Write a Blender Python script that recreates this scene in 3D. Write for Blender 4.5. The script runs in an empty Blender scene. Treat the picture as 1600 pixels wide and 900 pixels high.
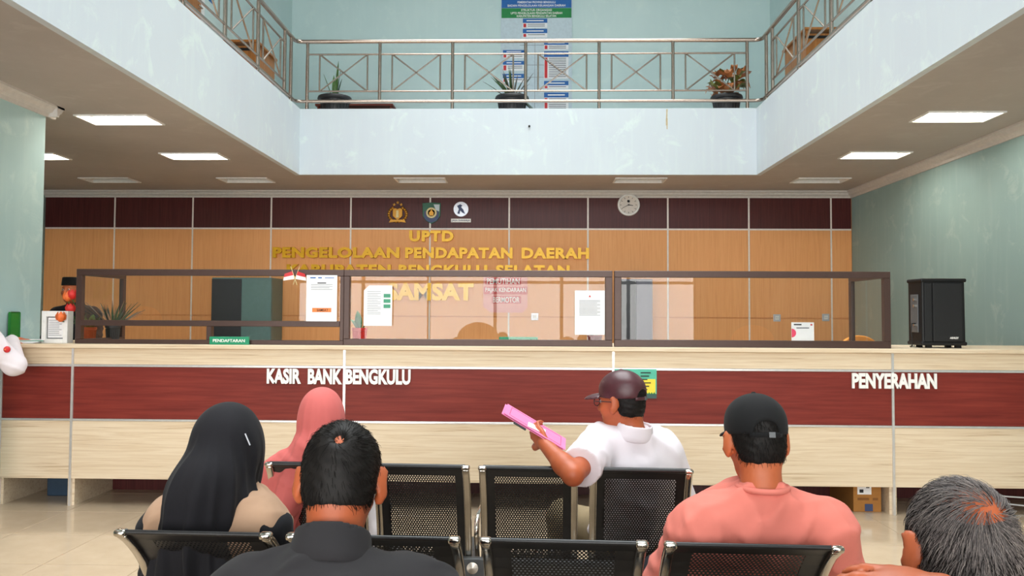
import bpy, bmesh, math, random
import numpy as np
from mathutils import Vector, Matrix

random.seed(7)
scene = bpy.context.scene
col = scene.collection

# ------------------------------------------------------------------ camera
FPX, CAMZ = 1209.0, 1.48
def cam_axes(yaw, pitch, roll):
    y, p, r = (math.radians(a) for a in (yaw, pitch, roll))
    fw = np.array([-math.sin(y)*math.cos(p), math.cos(y)*math.cos(p), math.sin(p)])
    rt = np.array([math.cos(y), math.sin(y), 0.0]); up = np.cross(rt, fw)
    return math.cos(r)*rt + math.sin(r)*up, -math.sin(r)*rt + math.cos(r)*up, fw
CR, CU, CW = cam_axes(1.5, 2.05, 0.29)
CC = np.array([0.0, 0.0, CAMZ])
cd = bpy.data.cameras.new('camera'); cam = bpy.data.objects.new('camera', cd); col.objects.link(cam)
M = Matrix(((CR[0], CU[0], -CW[0], 0), (CR[1], CU[1], -CW[1], 0), (CR[2], CU[2], -CW[2], CAMZ), (0, 0, 0, 1)))
cam.matrix_world = M
cd.sensor_width = 36.0; cd.lens = 36.0*FPX/1600.0; cd.clip_start = 0.05
scene.camera = cam
def ray(x, y): return CW + CR*(x-800)/FPX - CU*(y-450)/FPX
def onY(x, y, Y): d = ray(x, y); return CC + d*(Y/d[1])
def onX(x, y, X): d = ray(x, y); return CC + d*(X/d[0])
def onZ(x, y, Z): d = ray(x, y); return CC + d*((Z-CAMZ)/d[2])

# ------------------------------------------------------------------ light
scene.view_settings.view_transform = 'Standard'
scene.view_settings.look = 'None'
scene.view_settings.gamma = 1.0
scene.view_settings.use_curve_mapping = False
scene.view_settings.exposure = 0.42
w = bpy.data.worlds.new('world'); scene.world = w; w.use_nodes = True
bg = w.node_tree.nodes['Background']
bg.inputs['Color'].default_value = (0.86, 0.93, 1.0, 1); bg.inputs['Strength'].default_value = 1.0
def area(name, loc, target, sx, sy, power, colr):
    l = bpy.data.lights.new(name, 'AREA'); l.shape = 'RECTANGLE'; l.size = sx; l.size_y = sy
    l.energy = power; l.color = colr
    o = bpy.data.objects.new(name, l); col.objects.link(o); o.location = loc
    o.rotation_euler = (Vector(target)-Vector(loc)).to_track_quat('-Z', 'Z').to_euler()
    return o
# daylight standing in the entrance openings, in the upper windows and in the rooflight
area('daylight_entrance', (-0.8, -4.75, 1.62), (-0.8, 10, 1.62), 8.6, 2.7, 510, (1.0, 0.955, 0.925))
area('daylight_upper_window', (-0.1, -4.75, 5.9), (-0.1, 10, 5.4), 6.6, 2.6, 290, (0.93, 0.97, 1.0))
area('daylight_rooflight', (-0.1, 5.6, 8.0), (-0.1, 5.6, 0), 4.6, 9.0, 860, (0.95, 0.98, 1.0))

# ------------------------------------------------------------------ helpers
class MB:
    def __init__(s): s.v = []; s.f = []; s.m = []; s.mi = 0
    def add(s, vs, fs):
        b = len(s.v); s.v += [tuple(map(float, p)) for p in vs]
        s.f += [tuple(b+i for i in f) for f in fs]; s.m += [s.mi]*len(fs); return s
    def box(s, x0, x1, y0, y1, z0, z1):
        v = [(x, y, z) for z in (z0, z1) for y in (y0, y1) for x in (x0, x1)]
        return s.add(v, [(0,2,3,1), (4,5,7,6), (0,1,5,4), (2,6,7,3), (0,4,6,2), (1,3,7,5)])
    def obox(s, c, ax, ay, az):
        c, ax, ay, az = (np.array(t, float) for t in (c, ax, ay, az))
        v = [c+i*ax+j*ay+k*az for k in (-1, 1) for j in (-1, 1) for i in (-1, 1)]
        return s.add(v, [(0,2,3,1), (4,5,7,6), (0,1,5,4), (2,6,7,3), (0,4,6,2), (1,3,7,5)])
    def tube(s, pts, r, n=8, closed=False, flat=None):
        P = [np.array(p, float) for p in pts]; N = len(P); rs = r if hasattr(r, '__len__') else [r]*N
        vs = []; ref = None
        for i in range(N):
            a = P[(i-1) % N] if (closed or i > 0) else P[i]; b = P[(i+1) % N] if (closed or i < N-1) else P[i]
            t = b-a; t /= (np.linalg.norm(t)+1e-12)
            if ref is None:
                ref = np.array([0, 0, 1.0]) if abs(t[2]) < .9 else np.array([1.0, 0, 0])
            u = ref-t*(ref@t); u /= np.linalg.norm(u); wv = np.cross(t, u); ref = u
            for k in range(n):
                a_ = 2*math.pi*k/n
                vs.append(P[i]+rs[i]*(math.cos(a_)*u+math.sin(a_)*wv*(flat or 1)))
        fs = []
        for i in range(N if closed else N-1):
            j = (i+1) % N
            for k in range(n): fs.append((i*n+k, i*n+(k+1) % n, j*n+(k+1) % n, j*n+k))
        if not closed: fs += [tuple(range(n-1, -1, -1)), tuple((N-1)*n+k for k in range(n))]
        return s.add(vs, fs)
    def lathe(s, prof, c=(0, 0, 0), n=24, axis='z', cap=True):
        vs = []
        for r, h in prof:
            for k in range(n):
                a = 2*math.pi*k/n; x, y = r*math.cos(a), r*math.sin(a)
                p = (x, y, h) if axis == 'z' else (x, h, y)
                vs.append((p[0]+c[0], p[1]+c[1], p[2]+c[2]))
        fs = []
        for i in range(len(prof)-1):
            for k in range(n): fs.append((i*n+k, i*n+(k+1) % n, (i+1)*n+(k+1) % n, (i+1)*n+k))
        if cap: fs += [tuple(range(n-1, -1, -1)), tuple((len(prof)-1)*n+k for k in range(n))]
        return s.add(vs, fs)
    def prism(s, poly, y0, y1):                     # polygon in x,z extruded along y
        n = len(poly); vs = [(x, y0, z) for x, z in poly]+[(x, y1, z) for x, z in poly]
        fs = [tuple(range(n)), tuple(range(2*n-1, n-1, -1))]+[(i, i+n, (i+1) % n+n, (i+1) % n) for i in range(n)]
        return s.add(vs, fs)
    def ell(s, c, r, n=14, m=9):
        vs = [(c[0], c[1], c[2]-r[2])]
        for i in range(1, m):
            t = math.pi*i/m
            for k in range(n):
                a = 2*math.pi*k/n; vs.append((c[0]+r[0]*math.sin(t)*math.cos(a), c[1]+r[1]*math.sin(t)*math.sin(a), c[2]-r[2]*math.cos(t)))
        vs.append((c[0], c[1], c[2]+r[2])); L = len(vs)-1; fs = []
        for k in range(n):
            fs.append((0, 1+(k+1) % n, 1+k)); fs.append((L, L-n+k, L-n+(k+1) % n))
            for i in range(m-2): fs.append((1+i*n+k, 1+i*n+(k+1) % n, 1+(i+1)*n+(k+1) % n, 1+(i+1)*n+k))
        return s.add(vs, fs)
    def mesh(s, name, bevel=0, seg=2, smooth=None):
        me = bpy.data.meshes.new(name); me.from_pydata(s.v, [], s.f)
        me.polygons.foreach_set('material_index', s.m)
        bm = bmesh.new(); bm.from_mesh(me)
        bmesh.ops.recalc_face_normals(bm, faces=bm.faces)
        if bevel: bmesh.ops.bevel(bm, geom=[e for e in bm.edges if len(e.link_faces) == 2 and e.calc_face_angle(0) > .5], offset=bevel, segments=seg, affect='EDGES', profile=.5)
        if smooth:
            for f in bm.faces: f.smooth = True
            for e in bm.edges:
                if len(e.link_faces) == 2 and e.calc_face_angle(0) > smooth: e.smooth = False
        bm.to_mesh(me); bm.free(); return me

def tag(o, label=None, cat=None, group=None, kind=None):
    if label: o['label'] = label
    if cat: o['category'] = cat
    if group: o['group'] = group
    if kind: o['kind'] = kind
    return o
def mobj(name, me, mats=None, parent=None):
    o = bpy.data.objects.new(name, me); col.objects.link(o)
    if mats is not None and len(me.materials) == 0:
        for m in (mats if isinstance(mats, (list, tuple)) else [mats]): me.materials.append(m)
    if parent is not None: o.parent = parent
    return o
def obj(name, mb, mats, parent=None, bevel=0, seg=2, smooth=None):
    return mobj(name, mb.mesh(name, bevel, seg, smooth), mats, parent)
def empty(name, label, cat, group=None, loc=(0, 0, 0), rz=0):
    o = bpy.data.objects.new(name, None); col.objects.link(o); o.location = loc; o.rotation_euler = (0, 0, rz)
    o.empty_display_size = .1
    return tag(o, label, cat, group)
def struct(name, mb, mats, parent=None, **k):
    o = obj(name, mb, mats, parent, **k)
    if parent is None: o['kind'] = 'structure'
    return o
def local(root, x, y, z): return (x, y, z)

# ------------------------------------------------------------------ materials
def s2l(c):
    return tuple(((v/255/12.92) if v/255 <= .04045 else ((v/255+.055)/1.055)**2.4) for v in c)
def _base(name):
    m = bpy.data.materials.new(name); m.use_nodes = True
    nt = m.node_tree; return m, nt, nt.nodes['Principled BSDF']
def _coords(nt, scale):
    t = nt.nodes.new('ShaderNodeTexCoord'); mp = nt.nodes.new('ShaderNodeMapping')
    mp.inputs['Scale'].default_value = scale; nt.links.new(t.outputs['Object'], mp.inputs['Vector']); return mp.outputs['Vector']
def _noise(nt, vec, scale, detail=4, rough=.55, dist=0):
    n = nt.nodes.new('ShaderNodeTexNoise'); n.inputs['Scale'].default_value = scale; n.inputs['Detail'].default_value = detail
    n.inputs['Roughness'].default_value = rough; n.inputs['Distortion'].default_value = dist
    nt.links.new(vec, n.inputs['Vector']); return n.outputs['Fac']
def _ramp(nt, fac, stops):
    r = nt.nodes.new('ShaderNodeValToRGB'); e = r.color_ramp.elements
    while len(e) < len(stops): e.new(.5)
    for i, (p, c) in enumerate(stops): e[i].position = p; e[i].color = (*c, 1)
    nt.links.new(fac, r.inputs['Fac']); return r.outputs['Color']
def _bump(nt, b, fac, strength, dist=.01):
    n = nt.nodes.new('ShaderNodeBump'); n.inputs['Strength'].default_value = strength; n.inputs['Distance'].default_value = dist
    nt.links.new(fac, n.inputs['Height']); nt.links.new(n.outputs['Normal'], b.inputs['Normal'])
def plain(name, c, rough=.5, metal=0.0, var=.06, scale=25, spec=.5, bump=0):
    """paint, plastic, metal: one colour with a faint procedural mottling"""
    m, nt, b = _base(name); c = s2l(c)
    v = _coords(nt, (1, 1, 1)); f = _noise(nt, v, scale)
    lo = tuple(max(0, x*(1-var)) for x in c); hi = tuple(min(1, x*(1+var)) for x in c)
    nt.links.new(_ramp(nt, f, [(.3, lo), (.7, hi)]), b.inputs['Base Color'])
    b.inputs['Roughness'].default_value = rough; b.inputs['Metallic'].default_value = metal
    b.inputs['Specular IOR Level'].default_value = spec
    if bump: _bump(nt, b, f, bump)
    return m
def plaster(name, c, c2, c3, rough=.75):
    """old wall paint: broad tone shifts, pale flaked patches, faint streaks"""
    m, nt, b = _base(name)
    v = _coords(nt, (1, 1, 1)); big = _noise(nt, v, .9, 3); fl = _noise(nt, v, 3.2, 8, .65, .6)
    st = _noise(nt, _coords(nt, (5, 5, .5)), 2.0, 4)
    base = _ramp(nt, big, [(.35, s2l(c)), (.65, s2l(c2))])
    mx = nt.nodes.new('ShaderNodeMix'); mx.data_type = 'RGBA'
    fac = _ramp(nt, fl, [(.56, (0, 0, 0)), (.66, (.55, .55, .55))])
    nt.links.new(fac, mx.inputs['Factor']); nt.links.new(base, mx.inputs[6]); mx.inputs[7].default_value = (*s2l(c3), 1)
    m2 = nt.nodes.new('ShaderNodeMix'); m2.data_type = 'RGBA'
    nt.links.new(_ramp(nt, st, [(.5, (0, 0, 0)), (.75, (.25, .25, .25))]), m2.inputs['Factor'])
    nt.links.new(mx.outputs[2], m2.inputs[6]); m2.inputs[7].default_value = (*s2l(c3), 1)
    nt.links.new(m2.outputs[2], b.inputs['Base Color']); b.inputs['Roughness'].default_value = rough
    _bump(nt, b, fl, .12); return m
def wood(name, stops, axis, stretch=28, scale=1.4, rough=.35, coat=0.0, dist=.5):
    """veneer with its grain running along one axis"""
    m, nt, b = _base(name); sc = [stretch]*3; sc['xyz'.index(axis)] = 1.0
    f = _noise(nt, _coords(nt, sc), scale, 5, .6, dist)
    nt.links.new(_ramp(nt, f, [(p, s2l(c)) for p, c in stops]), b.inputs['Base Color'])
    b.inputs['Roughness'].default_value = rough; b.inputs['Specular IOR Level'].default_value = .3; b.inputs['Coat Weight'].default_value = coat; b.inputs['Coat Roughness'].default_value = .15
    return m
def emit(name, c, strength):
    m, nt, b = _base(name); b.inputs['Base Color'].default_value = (*s2l(c), 1)
    b.inputs['Emission Color'].default_value = (*s2l(c), 1); b.inputs['Emission Strength'].default_value = strength; return m
def glass(name, tint, gain):
    m, nt, b = _base(name); nt.nodes.remove(b); out = nt.nodes['Material Output']
    tr = nt.nodes.new('ShaderNodeBsdfTransparent'); tr.inputs['Color'].default_value = (*tint, 1)
    gl = nt.nodes.new('ShaderNodeBsdfGlossy'); gl.inputs['Roughness'].default_value = .01
    fr = nt.nodes.new('ShaderNodeFresnel'); fr.inputs['IOR'].default_value = 1.5
    mu = nt.nodes.new('ShaderNodeMath'); mu.operation = 'MULTIPLY'; mu.use_clamp = True; mu.inputs[1].default_value = gain
    nt.links.new(fr.outputs['Fac'], mu.inputs[0]); mx = nt.nodes.new('ShaderNodeMixShader')
    nt.links.new(mu.outputs[0], mx.inputs['Fac']); nt.links.new(tr.outputs[0], mx.inputs[1]); nt.links.new(gl.outputs[0], mx.inputs[2])
    nt.links.new(mx.outputs[0], out.inputs['Surface']); return m
def skinmat(name, c, var=.12):
    m = plain(name, c, .5, 0, var, 9); b = m.node_tree.nodes['Principled BSDF']
    b.inputs['Subsurface Weight'].default_value = .12; b.inputs['Subsurface Radius'].default_value = (.01, .004, .002); return m
def fabric(name, c, var=.1, rough=.85, weave=900):
    m, nt, b = _base(name); c = s2l(c); v = _coords(nt, (1, 1, 1))
    f = _noise(nt, v, 7, 4); lo = tuple(x*(1-var) for x in c); hi = tuple(min(1, x*(1+var)) for x in c)
    nt.links.new(_ramp(nt, f, [(.3, lo), (.7, hi)]), b.inputs['Base Color']); b.inputs['Roughness'].default_value = rough
    b.inputs['Sheen Weight'].default_value = .04; b.inputs['Specular IOR Level'].default_value = .2
    _bump(nt, b, _noise(nt, v, weave, 1), .06, .002); return m

MT = {}
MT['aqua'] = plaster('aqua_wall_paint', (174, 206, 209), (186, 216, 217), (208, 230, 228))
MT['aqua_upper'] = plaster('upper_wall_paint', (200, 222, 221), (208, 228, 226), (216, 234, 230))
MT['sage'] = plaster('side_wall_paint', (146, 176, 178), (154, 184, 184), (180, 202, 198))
MT['fascia'] = plaster('fascia_paint', (204, 212, 219), (208, 217, 222), (220, 234, 229))
MT['ceiling'] = plaster('ceiling_paint', (176, 168, 162), (184, 176, 170), (190, 184, 178), .85)
MT['cornice'] = plain('cornice_gypsum', (206, 202, 198), .7)
MT['maroon_v'] = wood('maroon_wall_veneer', [(.25, (62, 22, 22)), (.5, (78, 32, 32)), (.8, (92, 42, 40))], 'z', 40, 2.2, .4)
MT['tan_v'] = wood('tan_wall_veneer', [(.25, (226, 156, 96)), (.5, (237, 170, 110)), (.8, (243, 181, 122))], 'z', 40, 2.2, .5)
MT['maroon_h'] = wood('maroon_counter_veneer', [(.25, (102, 30, 24)), (.5, (122, 42, 33)), (.8, (138, 54, 42))], 'x', 22, 2.0, .5)
MT['pale_h'] = wood('pale_zebra_veneer', [(.25, (190, 162, 130)), (.42, (220, 198, 168)), (.62, (231, 213, 186)), (.85, (198, 172, 142))], 'x', 34, 1.6, .42, 0, .8)
MT['alu'] = plain('aluminium_strip', (225, 222, 220), .3, .6)
MT['white_strip'] = plain('white_joint_strip', (236, 230, 224), .45)
MT['steel'] = plain('stainless_steel', (178, 162, 150), .26, 1.0, .04)
MT['chrome'] = plain('chrome', (205, 198, 188), .14, 1.0, .05)
MT['brown_alu'] = plain('brown_aluminium', (74, 54, 48), .38, .3)
MT['glass'] = glass('clear_glass', (.96, .97, .965), 1.05)
MT['black_steel'] = plain('black_powder_coated_steel', (26, 25, 26), .38)
MT['black_plastic'] = plain('black_plastic', (15, 15, 17), .5, 0, .06, 25, .35)
MT['grille'] = plain('black_speaker_grille', (19, 20, 22), .75, 0, .2, 400)
MT['grey_steel'] = plain('grey_steel', (96, 98, 100), .45, .3)
MT['white'] = plain('white_plastic', (238, 238, 236), .45)
MT['paper'] = plain('white_paper', (240, 240, 242), .8, 0, .02)
MT['ink'] = plain('grey_print', (130, 132, 138), .8)
MT['darkink'] = plain('black_print', (40, 40, 44), .8)
MT['gold'] = plain('gold_acrylic', (226, 172, 8), .32, .2)
MT['letter_white'] = plain('white_acrylic', (246, 244, 240), .4)
MT['green_sign'] = plain('green_acrylic', (12, 138, 98), .35)
MT['blue'] = plain('blue_print', (22, 98, 172), .5)
MT['green'] = plain('green_print', (18, 132, 66), .5)
MT['red'] = plain('red_print', (206, 42, 48), .5)
MT['orange'] = plain('orange_print', (238, 130, 60), .5)
MT['board'] = plain('pale_board', (196, 212, 220), .5)
MT['pink_board'] = plain('pink_board', (232, 160, 150), .5)
MT['pot'] = plain('black_pot', (38, 38, 40), .5)
MT['leaf'] = plain('green_leaf', (70, 104, 48), .45, 0, .35, 30)
MT['leaf_dark'] = plain('dark_leaf', (44, 70, 40), .45, 0, .3, 30)
MT['leaf_croton'] = plain('croton_leaf', (176, 112, 66), .45, 0, .5, 14)
MT['leaf_grey'] = plain('grey_leaf', (92, 92, 88), .5, 0, .3, 20)
MT['brown_wood'] = wood('brown_door_wood', [(.3, (150, 92, 44)), (.7, (186, 122, 62))], 'z', 20, 2, .4)
MT['red_wood'] = wood('red_brown_desk_wood', [(.3, (96, 40, 28)), (.7, (124, 56, 40))], 'x', 20, 2, .35)
MT['carton'] = plain('brown_cardboard', (172, 116, 54), .8)
MT['tile'] = None
def tilemat():
    m, nt, b = _base('polished_beige_tile'); v = _coords(nt, (1, 1, 1)); f = _noise(nt, v, 5, 6, .6)
    nt.links.new(_ramp(nt, f, [(.3, s2l((180, 160, 134))), (.7, s2l((191, 171, 146)))]), b.inputs['Base Color'])
    b.inputs['Roughness'].default_value = .09; return m
MT['tile'] = tilemat(); MT['grout'] = plain('floor_grout', (176, 160, 140), .8)

# ------------------------------------------------------------------ lettering
def text_mesh(name, s, x0, x1, z0, z1, y, depth, bold=.012, space=1.0):
    cu = bpy.data.curves.new(name, 'FONT'); cu.body = s; cu.size = 1; cu.extrude = .05; cu.offset = bold
    cu.resolution_u = 3; cu.space_character = space
    t = bpy.data.objects.new(name, cu); col.objects.link(t)
    dg = bpy.context.evaluated_depsgraph_get(); me = bpy.data.meshes.new_from_object(t.evaluated_get(dg))
    bpy.data.objects.remove(t); bpy.data.curves.remove(cu)
    n = len(me.vertices); c = np.zeros(n*3); me.vertices.foreach_get('co', c); c = c.reshape(-1, 3)
    lo, hi = c.min(0), c.max(0); o = np.empty_like(c)
    o[:, 0] = x0+(c[:, 0]-lo[0])/(hi[0]-lo[0])*(x1-x0); o[:, 2] = z0+(c[:, 1]-lo[1])/(hi[1]-lo[1])*(z1-z0)
    o[:, 1] = y-(c[:, 2]-lo[2])/(hi[2]-lo[2]+1e-9)*depth
    me.vertices.foreach_set('co', o.ravel()); me.materials.clear(); me.update(); return me
def text(name, s, x0, x1, z0, z1, y, depth, m, parent, **k):
    return mobj(name, text_mesh(name, s, x0, x1, z0, z1, y, depth, **k), m, parent)
def letters(s, x0, x1, z0, z1, y, depth, m, parent, **k):
    """each letter a part of its own"""
    me = text_mesh('letter', s, x0, x1, z0, z1, y, depth, **k)
    bm = bmesh.new(); bm.from_mesh(me); bmesh.ops.remove_doubles(bm, verts=bm.verts, dist=1e-5); bm.verts.index_update()
    seen = set(); isl = []
    for v in bm.verts:
        if v.index in seen: continue
        st = [v]; seen.add(v.index); grp = []
        while st:
            q = st.pop(); grp.append(q)
            for e in q.link_edges:
                o = e.other_vert(q)
                if o.index not in seen: seen.add(o.index); st.append(o)
        isl.append(grp)
    for grp in isl:
        idx = {v.index: i for i, v in enumerate(grp)}
        fs = {f for v in grp for f in v.link_faces}
        q = bpy.data.meshes.new('letter'); q.from_pydata([tuple(v.co) for v in grp], [], [tuple(idx[v.index] for v in f.verts) for f in fs])
        mobj('letter', q, m, parent)
    bm.free(); bpy.data.meshes.remove(me)

# ------------------------------------------------------------------ the building
XL, XR, YF, YB = -7.0, 4.46, -4.6, 10.9          # outer left wall, right wall, entrance wall, panelled wall
ZC, ZS, ZR = 3.24, 4.073, 7.8                    # ceiling, gallery floor, roof
FX0, FX1, FY = -2.935, 2.775, 9.6                # edges of the gallery opening

# floor: grout bed with separate tiles, the far and hidden ones joined
b = MB().box(XL-.1, XR+.1, YF-.1, YB+.1, -.12, -.004); floor = struct('floor', b, MT['grout'])
T = .6; tm = MB().box(.002, T-.002, .002, T-.002, -.02, 0).mesh('tile', .0012, 1); tm.materials.append(MT['tile'])
rest = MB()
for i in range(-12, 8):
    for j in range(-8, 19):
        x, y = .12+i*T, .35+j*T
        if x < XL or x+T > XR+.3 or y < YF-.3 or y > YB: continue
        if 1.6 < y < 7.6 and -5.0 < x < 4.2:
            o = mobj('tile', tm, None, floor); o.location = (x, y, 0)
        else: rest.box(x+.002, x+T-.002, y+.002, y+T-.002, -.02, 0)
tag(obj('tile_field', rest, MT['tile'], floor), kind='stuff')

# ceiling with recesses for the lights
LIGHTS = [(-3.74, 6.86, 1), (-3.76, 8.46, 1), (-5.58, 8.46, 1), (3.70, 6.80, 1), (3.70, 8.42, 1),
          (-5.56, 9.98, 0), (-3.75, 9.98, 0), (-1.45, 9.98, 0), (1.38, 9.98, 0), (3.69, 9.98, 0),
          (-3.74, 3.4, 1), (3.70, 3.4, 1)]
LW, LD = .31, .155
def plate(x0, x1, y0, y1, z0, z1, holes, mb):
    xs = sorted({x0, x1} | {v for h in holes for v in h[:2] if x0 < v < x1}); ys = sorted({y0, y1} | {v for h in holes for v in h[2:] if y0 < v < y1})
    for a, c in zip(xs, xs[1:]):
        run = None
        for p, q in zip(ys, ys[1:]):
            mx, my = (a+c)/2, (p+q)/2
            if any(h[0] < mx < h[1] and h[2] < my < h[3] for h in holes):
                if run: mb.box(a, c, run[0], run[1], z0, z1); run = None
            else: run = (run[0], q) if run else (p, q)
        if run: mb.box(a, c, run[0], run[1], z0, z1)
b = MB()
plate(XL, XR, YF, YB, ZC, ZC+.02, [(FX0-.06, FX1+.06, YF-1, FY+.06)]+[(x-LW, x+LW, y-LD, y+LD) for x, y, _ in LIGHTS], b)
struct('ceiling', b, MT['ceiling'])
b = MB().box(XL, FX0-.06, YF, 12.6, ZC+.16, ZS).box(FX1+.06, XR+.1, YF, 12.6, ZC+.16, ZS).box(FX0-.06, FX1+.06, FY+.06, 12.6, ZC+.16, ZS)
struct('floor_upper', b, MT['fascia'])
fas = struct('trim_1', MB().box(FX0-.06, FX1+.06, FY, FY+.06, ZC, ZS), MT['fascia'])
RUST = plain('rust_stain', (196, 176, 138), .8, 0, .2, 60); zz = 4.06; xx = float(onY(1042, 180, FY)[0])
for k in range(6):                                     # old leak mark down the fascia
    wv_ = random.uniform(.006, .014); hh = random.uniform(.03, .06); obj('leak_stain', MB().box(xx-wv_+random.uniform(-.004, .004), xx+wv_, FY-.0015, FY, zz-hh, zz), RUST, fas); zz -= hh*.95
obj('wall_plug', MB().tube([(float(onY(827, 199, FY)[0]), FY, 3.85), (float(onY(827, 199, FY)[0]), FY-.02, 3.845)], .014, 8), MT['darkink'], fas)
struct('trim_2', MB().box(FX0-.06, FX0, YF, FY, ZC, ZS), MT['fascia'])
struct('trim_3', MB().box(FX1, FX1+.06, YF, FY, ZC, ZS), MT['fascia'])

# walls
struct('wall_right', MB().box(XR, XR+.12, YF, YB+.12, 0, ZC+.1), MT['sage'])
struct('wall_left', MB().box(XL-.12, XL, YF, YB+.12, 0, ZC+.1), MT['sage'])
struct('wall_pier', MB().box(-4.75, -4.13, 5.74, 6.4, 0, ZC+.02), MT['aqua'])
UX0, UX1, UY = -3.98, 3.84, 12.5
struct('wall_upper_back', MB().box(UX0-.1, UX1+.1, UY, UY+.12, ZS, ZR), MT['aqua_upper'])
struct('wall_upper_left', MB().box(UX0-.12, UX0, YF, UY, ZS, ZR), MT['aqua_upper'])
struct('wall_upper_right', MB().box(UX1, UX1+.12, YF, UY, ZS, ZR), MT['aqua_upper'])
b = MB(); plate(XL, XR+.1, YF-.1, UY+.1, ZR, ZR+.1, [(-2.4, 2.2, 1.1, 10.1)], b)
struct('ceiling_upper', b, MT['ceiling'])
w3 = struct('window_3', MB().box(-2.4, 2.2, 5.57, 5.63, ZR+.02, ZR+.08).box(-.13, -.07, 1.1, 10.1, ZR+.02, ZR+.08), MT['brown_alu'])
for a, c in ((-2.4, -.13), (-.07, 2.2)):
    for p, q in ((1.1, 5.57), (5.63, 10.1)): obj('pane', MB().box(a, c, p, q, ZR+.045, ZR+.05), MT['glass'], w3)
# entrance wall behind the viewer with its two glazed openings
b = MB()
for x0, x1, z0, z1 in [(XL, -5.1, 0, 3.3), (3.5, XR, 0, 3.3), (-5.1, 3.5, 2.97, 4.6), (XL, -3.4, 3.3, ZR), (3.2, XR, 3.3, ZR), (-3.4, 3.2, 7.2, ZR)]:
    b.box(x0, x1, YF-.15, YF, z0, z1)
struct('wall_front', b, MT['aqua'])
def glazing(name, x0, x1, z0, z1, nx, zt):
    fr = MB()
    for i in range(nx+1):
        x = x0+(x1-x0)*i/nx; fr.box(x-.035, x+.035, YF-.09, YF-.03, z0, z1)
    for z in (z0+.03, zt, z1-.03): fr.box(x0, x1, YF-.085, YF-.035, z-.03, z+.03)
    o = struct(name, fr, MT['brown_alu'])
    for i in range(nx):
        a, c = x0+(x1-x0)*i/nx+.035, x0+(x1-x0)*(i+1)/nx-.035
        for p, q in ((z0+.06, zt-.03), (zt+.03, z1-.06)): obj('pane', MB().box(a, c, YF-.063, YF-.057, p, q), MT['glass'], o)
    return o
glazing('window_1', -5.1, 3.5, 0, 2.97, 6, 2.2)
glazing('window_2', -3.4, 3.2, 4.6, 7.2, 5, 6.4)

# cornices: stepped gypsum profile swept along the wall head
PROF = [(0, 0), (.10, 0), (.10, -.018), (.075, -.03), (.06, -.055), (.03, -.07), (.022, -.095), (0, -.095)]
def cornice(name, a, c, nrm):
    a, c, n = np.array(a, float), np.array(c, float), np.array(nrm, float); mb = MB(); k = len(PROF)
    vs = [p+n*o+np.array([0, 0, h]) for p in (a, c) for o, h in PROF]
    mb.add(vs, [tuple(range(k)), tuple(range(2*k-1, k-1, -1))]+[(i, i+k, (i+1) % k+k, (i+1) % k) for i in range(k)])
    return struct(name, mb, MT['cornice'])
cornice('trim_4', (XL, YB, ZC), (XR, YB, ZC), (0, -1, 0))
cornice('trim_5', (XR, YF, ZC), (XR, YB, ZC), (-1, 0, 0))
cornice('trim_6', (-4.13, 5.64, ZC), (-4.13, 6.5, ZC), (1, 0, 0))
cornice('trim_7', (-4.75, 6.4, ZC), (-4.03, 6.4, ZC), (0, 1, 0))

# panelled wall: maroon head panels over tan panels, white joint strips
wall = struct('wall_back', MB().box(XL, XR, YB, YB+.12, 0, ZC+.1), MT['tan_v'])
JX = [-7.0, -5.98, -4.85, -3.72, -2.58, -1.45, -.33, .78, 1.9, 3.03, 4.17, XR]
ZJ = 2.703
for i, (a, c) in enumerate(zip(JX, JX[1:])):
    g = .012
    obj('maroon_panel', MB().box(a+g, c-g, YB-.02, YB, ZJ+g, ZC-.02), MT['maroon_v'], wall, bevel=.002, seg=1)
    obj('tan_panel', MB().box(a+g, c-g, YB-.02, YB, 1.47, ZJ-g), MT['tan_v'], wall, bevel=.002, seg=1)
    obj('tan_panel', MB().box(a+g, c-g, YB-.02, YB, .12, 1.455), MT['tan_v'], wall, bevel=.002, seg=1)
    obj('joint_strip', MB().box(a+g, c-g, YB-.014, YB, ZJ-g, ZJ+g), MT['white_strip'], wall)
    if i: obj('joint_strip', MB().box(a-g, a+g, YB-.014, YB, .1, ZC-.02), MT['white_strip'], wall)
struct('baseboard_back', MB().box(XL, XR, YB-.03, YB, 0, .1), MT['maroon_v'])

# ceiling lights
def light_fixture(x, y, on, label, group):
    t = empty('ceiling_light', label, 'ceiling light', group, (x, y, ZC))
    tr = MB(); tr.box(-LW, LW, -LD, LD, .115, .12)
    tr.box(-LW, -LW+.004, -LD, LD, 0, .12).box(LW-.004, LW, -LD, LD, 0, .12).box(-LW, LW, -LD, -LD+.004, 0, .12).box(-LW, LW, LD-.004, LD, 0, .12)
    obj('reflector', tr, MT['white'], t)
    fr = MB()
    for a in [(-LW-.02, LW+.02, -LD-.02, -LD), (-LW-.02, LW+.02, LD, LD+.02), (-LW-.02, -LW, -LD, LD), (LW, LW+.02, -LD, LD)]: fr.box(*a, -.012, .001)
    obj('trim_frame', fr, MT['white'], t)
    for s in (-1, 1):
        obj('tube', MB().tube([(-.26, s*.07, .05), (.26, s*.07, .05)], .014, 10), MT['tube_on'] if on else MT['tube_off'], t, smooth=.9)
        for e in (-1, 1): obj('lamp_holder', MB().box(e*.275-.014, e*.275+.014, s*.07-.018, s*.07+.018, .02, .115), MT['white'], t)
    return t
MT['tube_on'] = emit('lit_tube', (255, 244, 228), 62.0); MT['tube_off'] = plain('unlit_tube', (226, 224, 220), .4)
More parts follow.
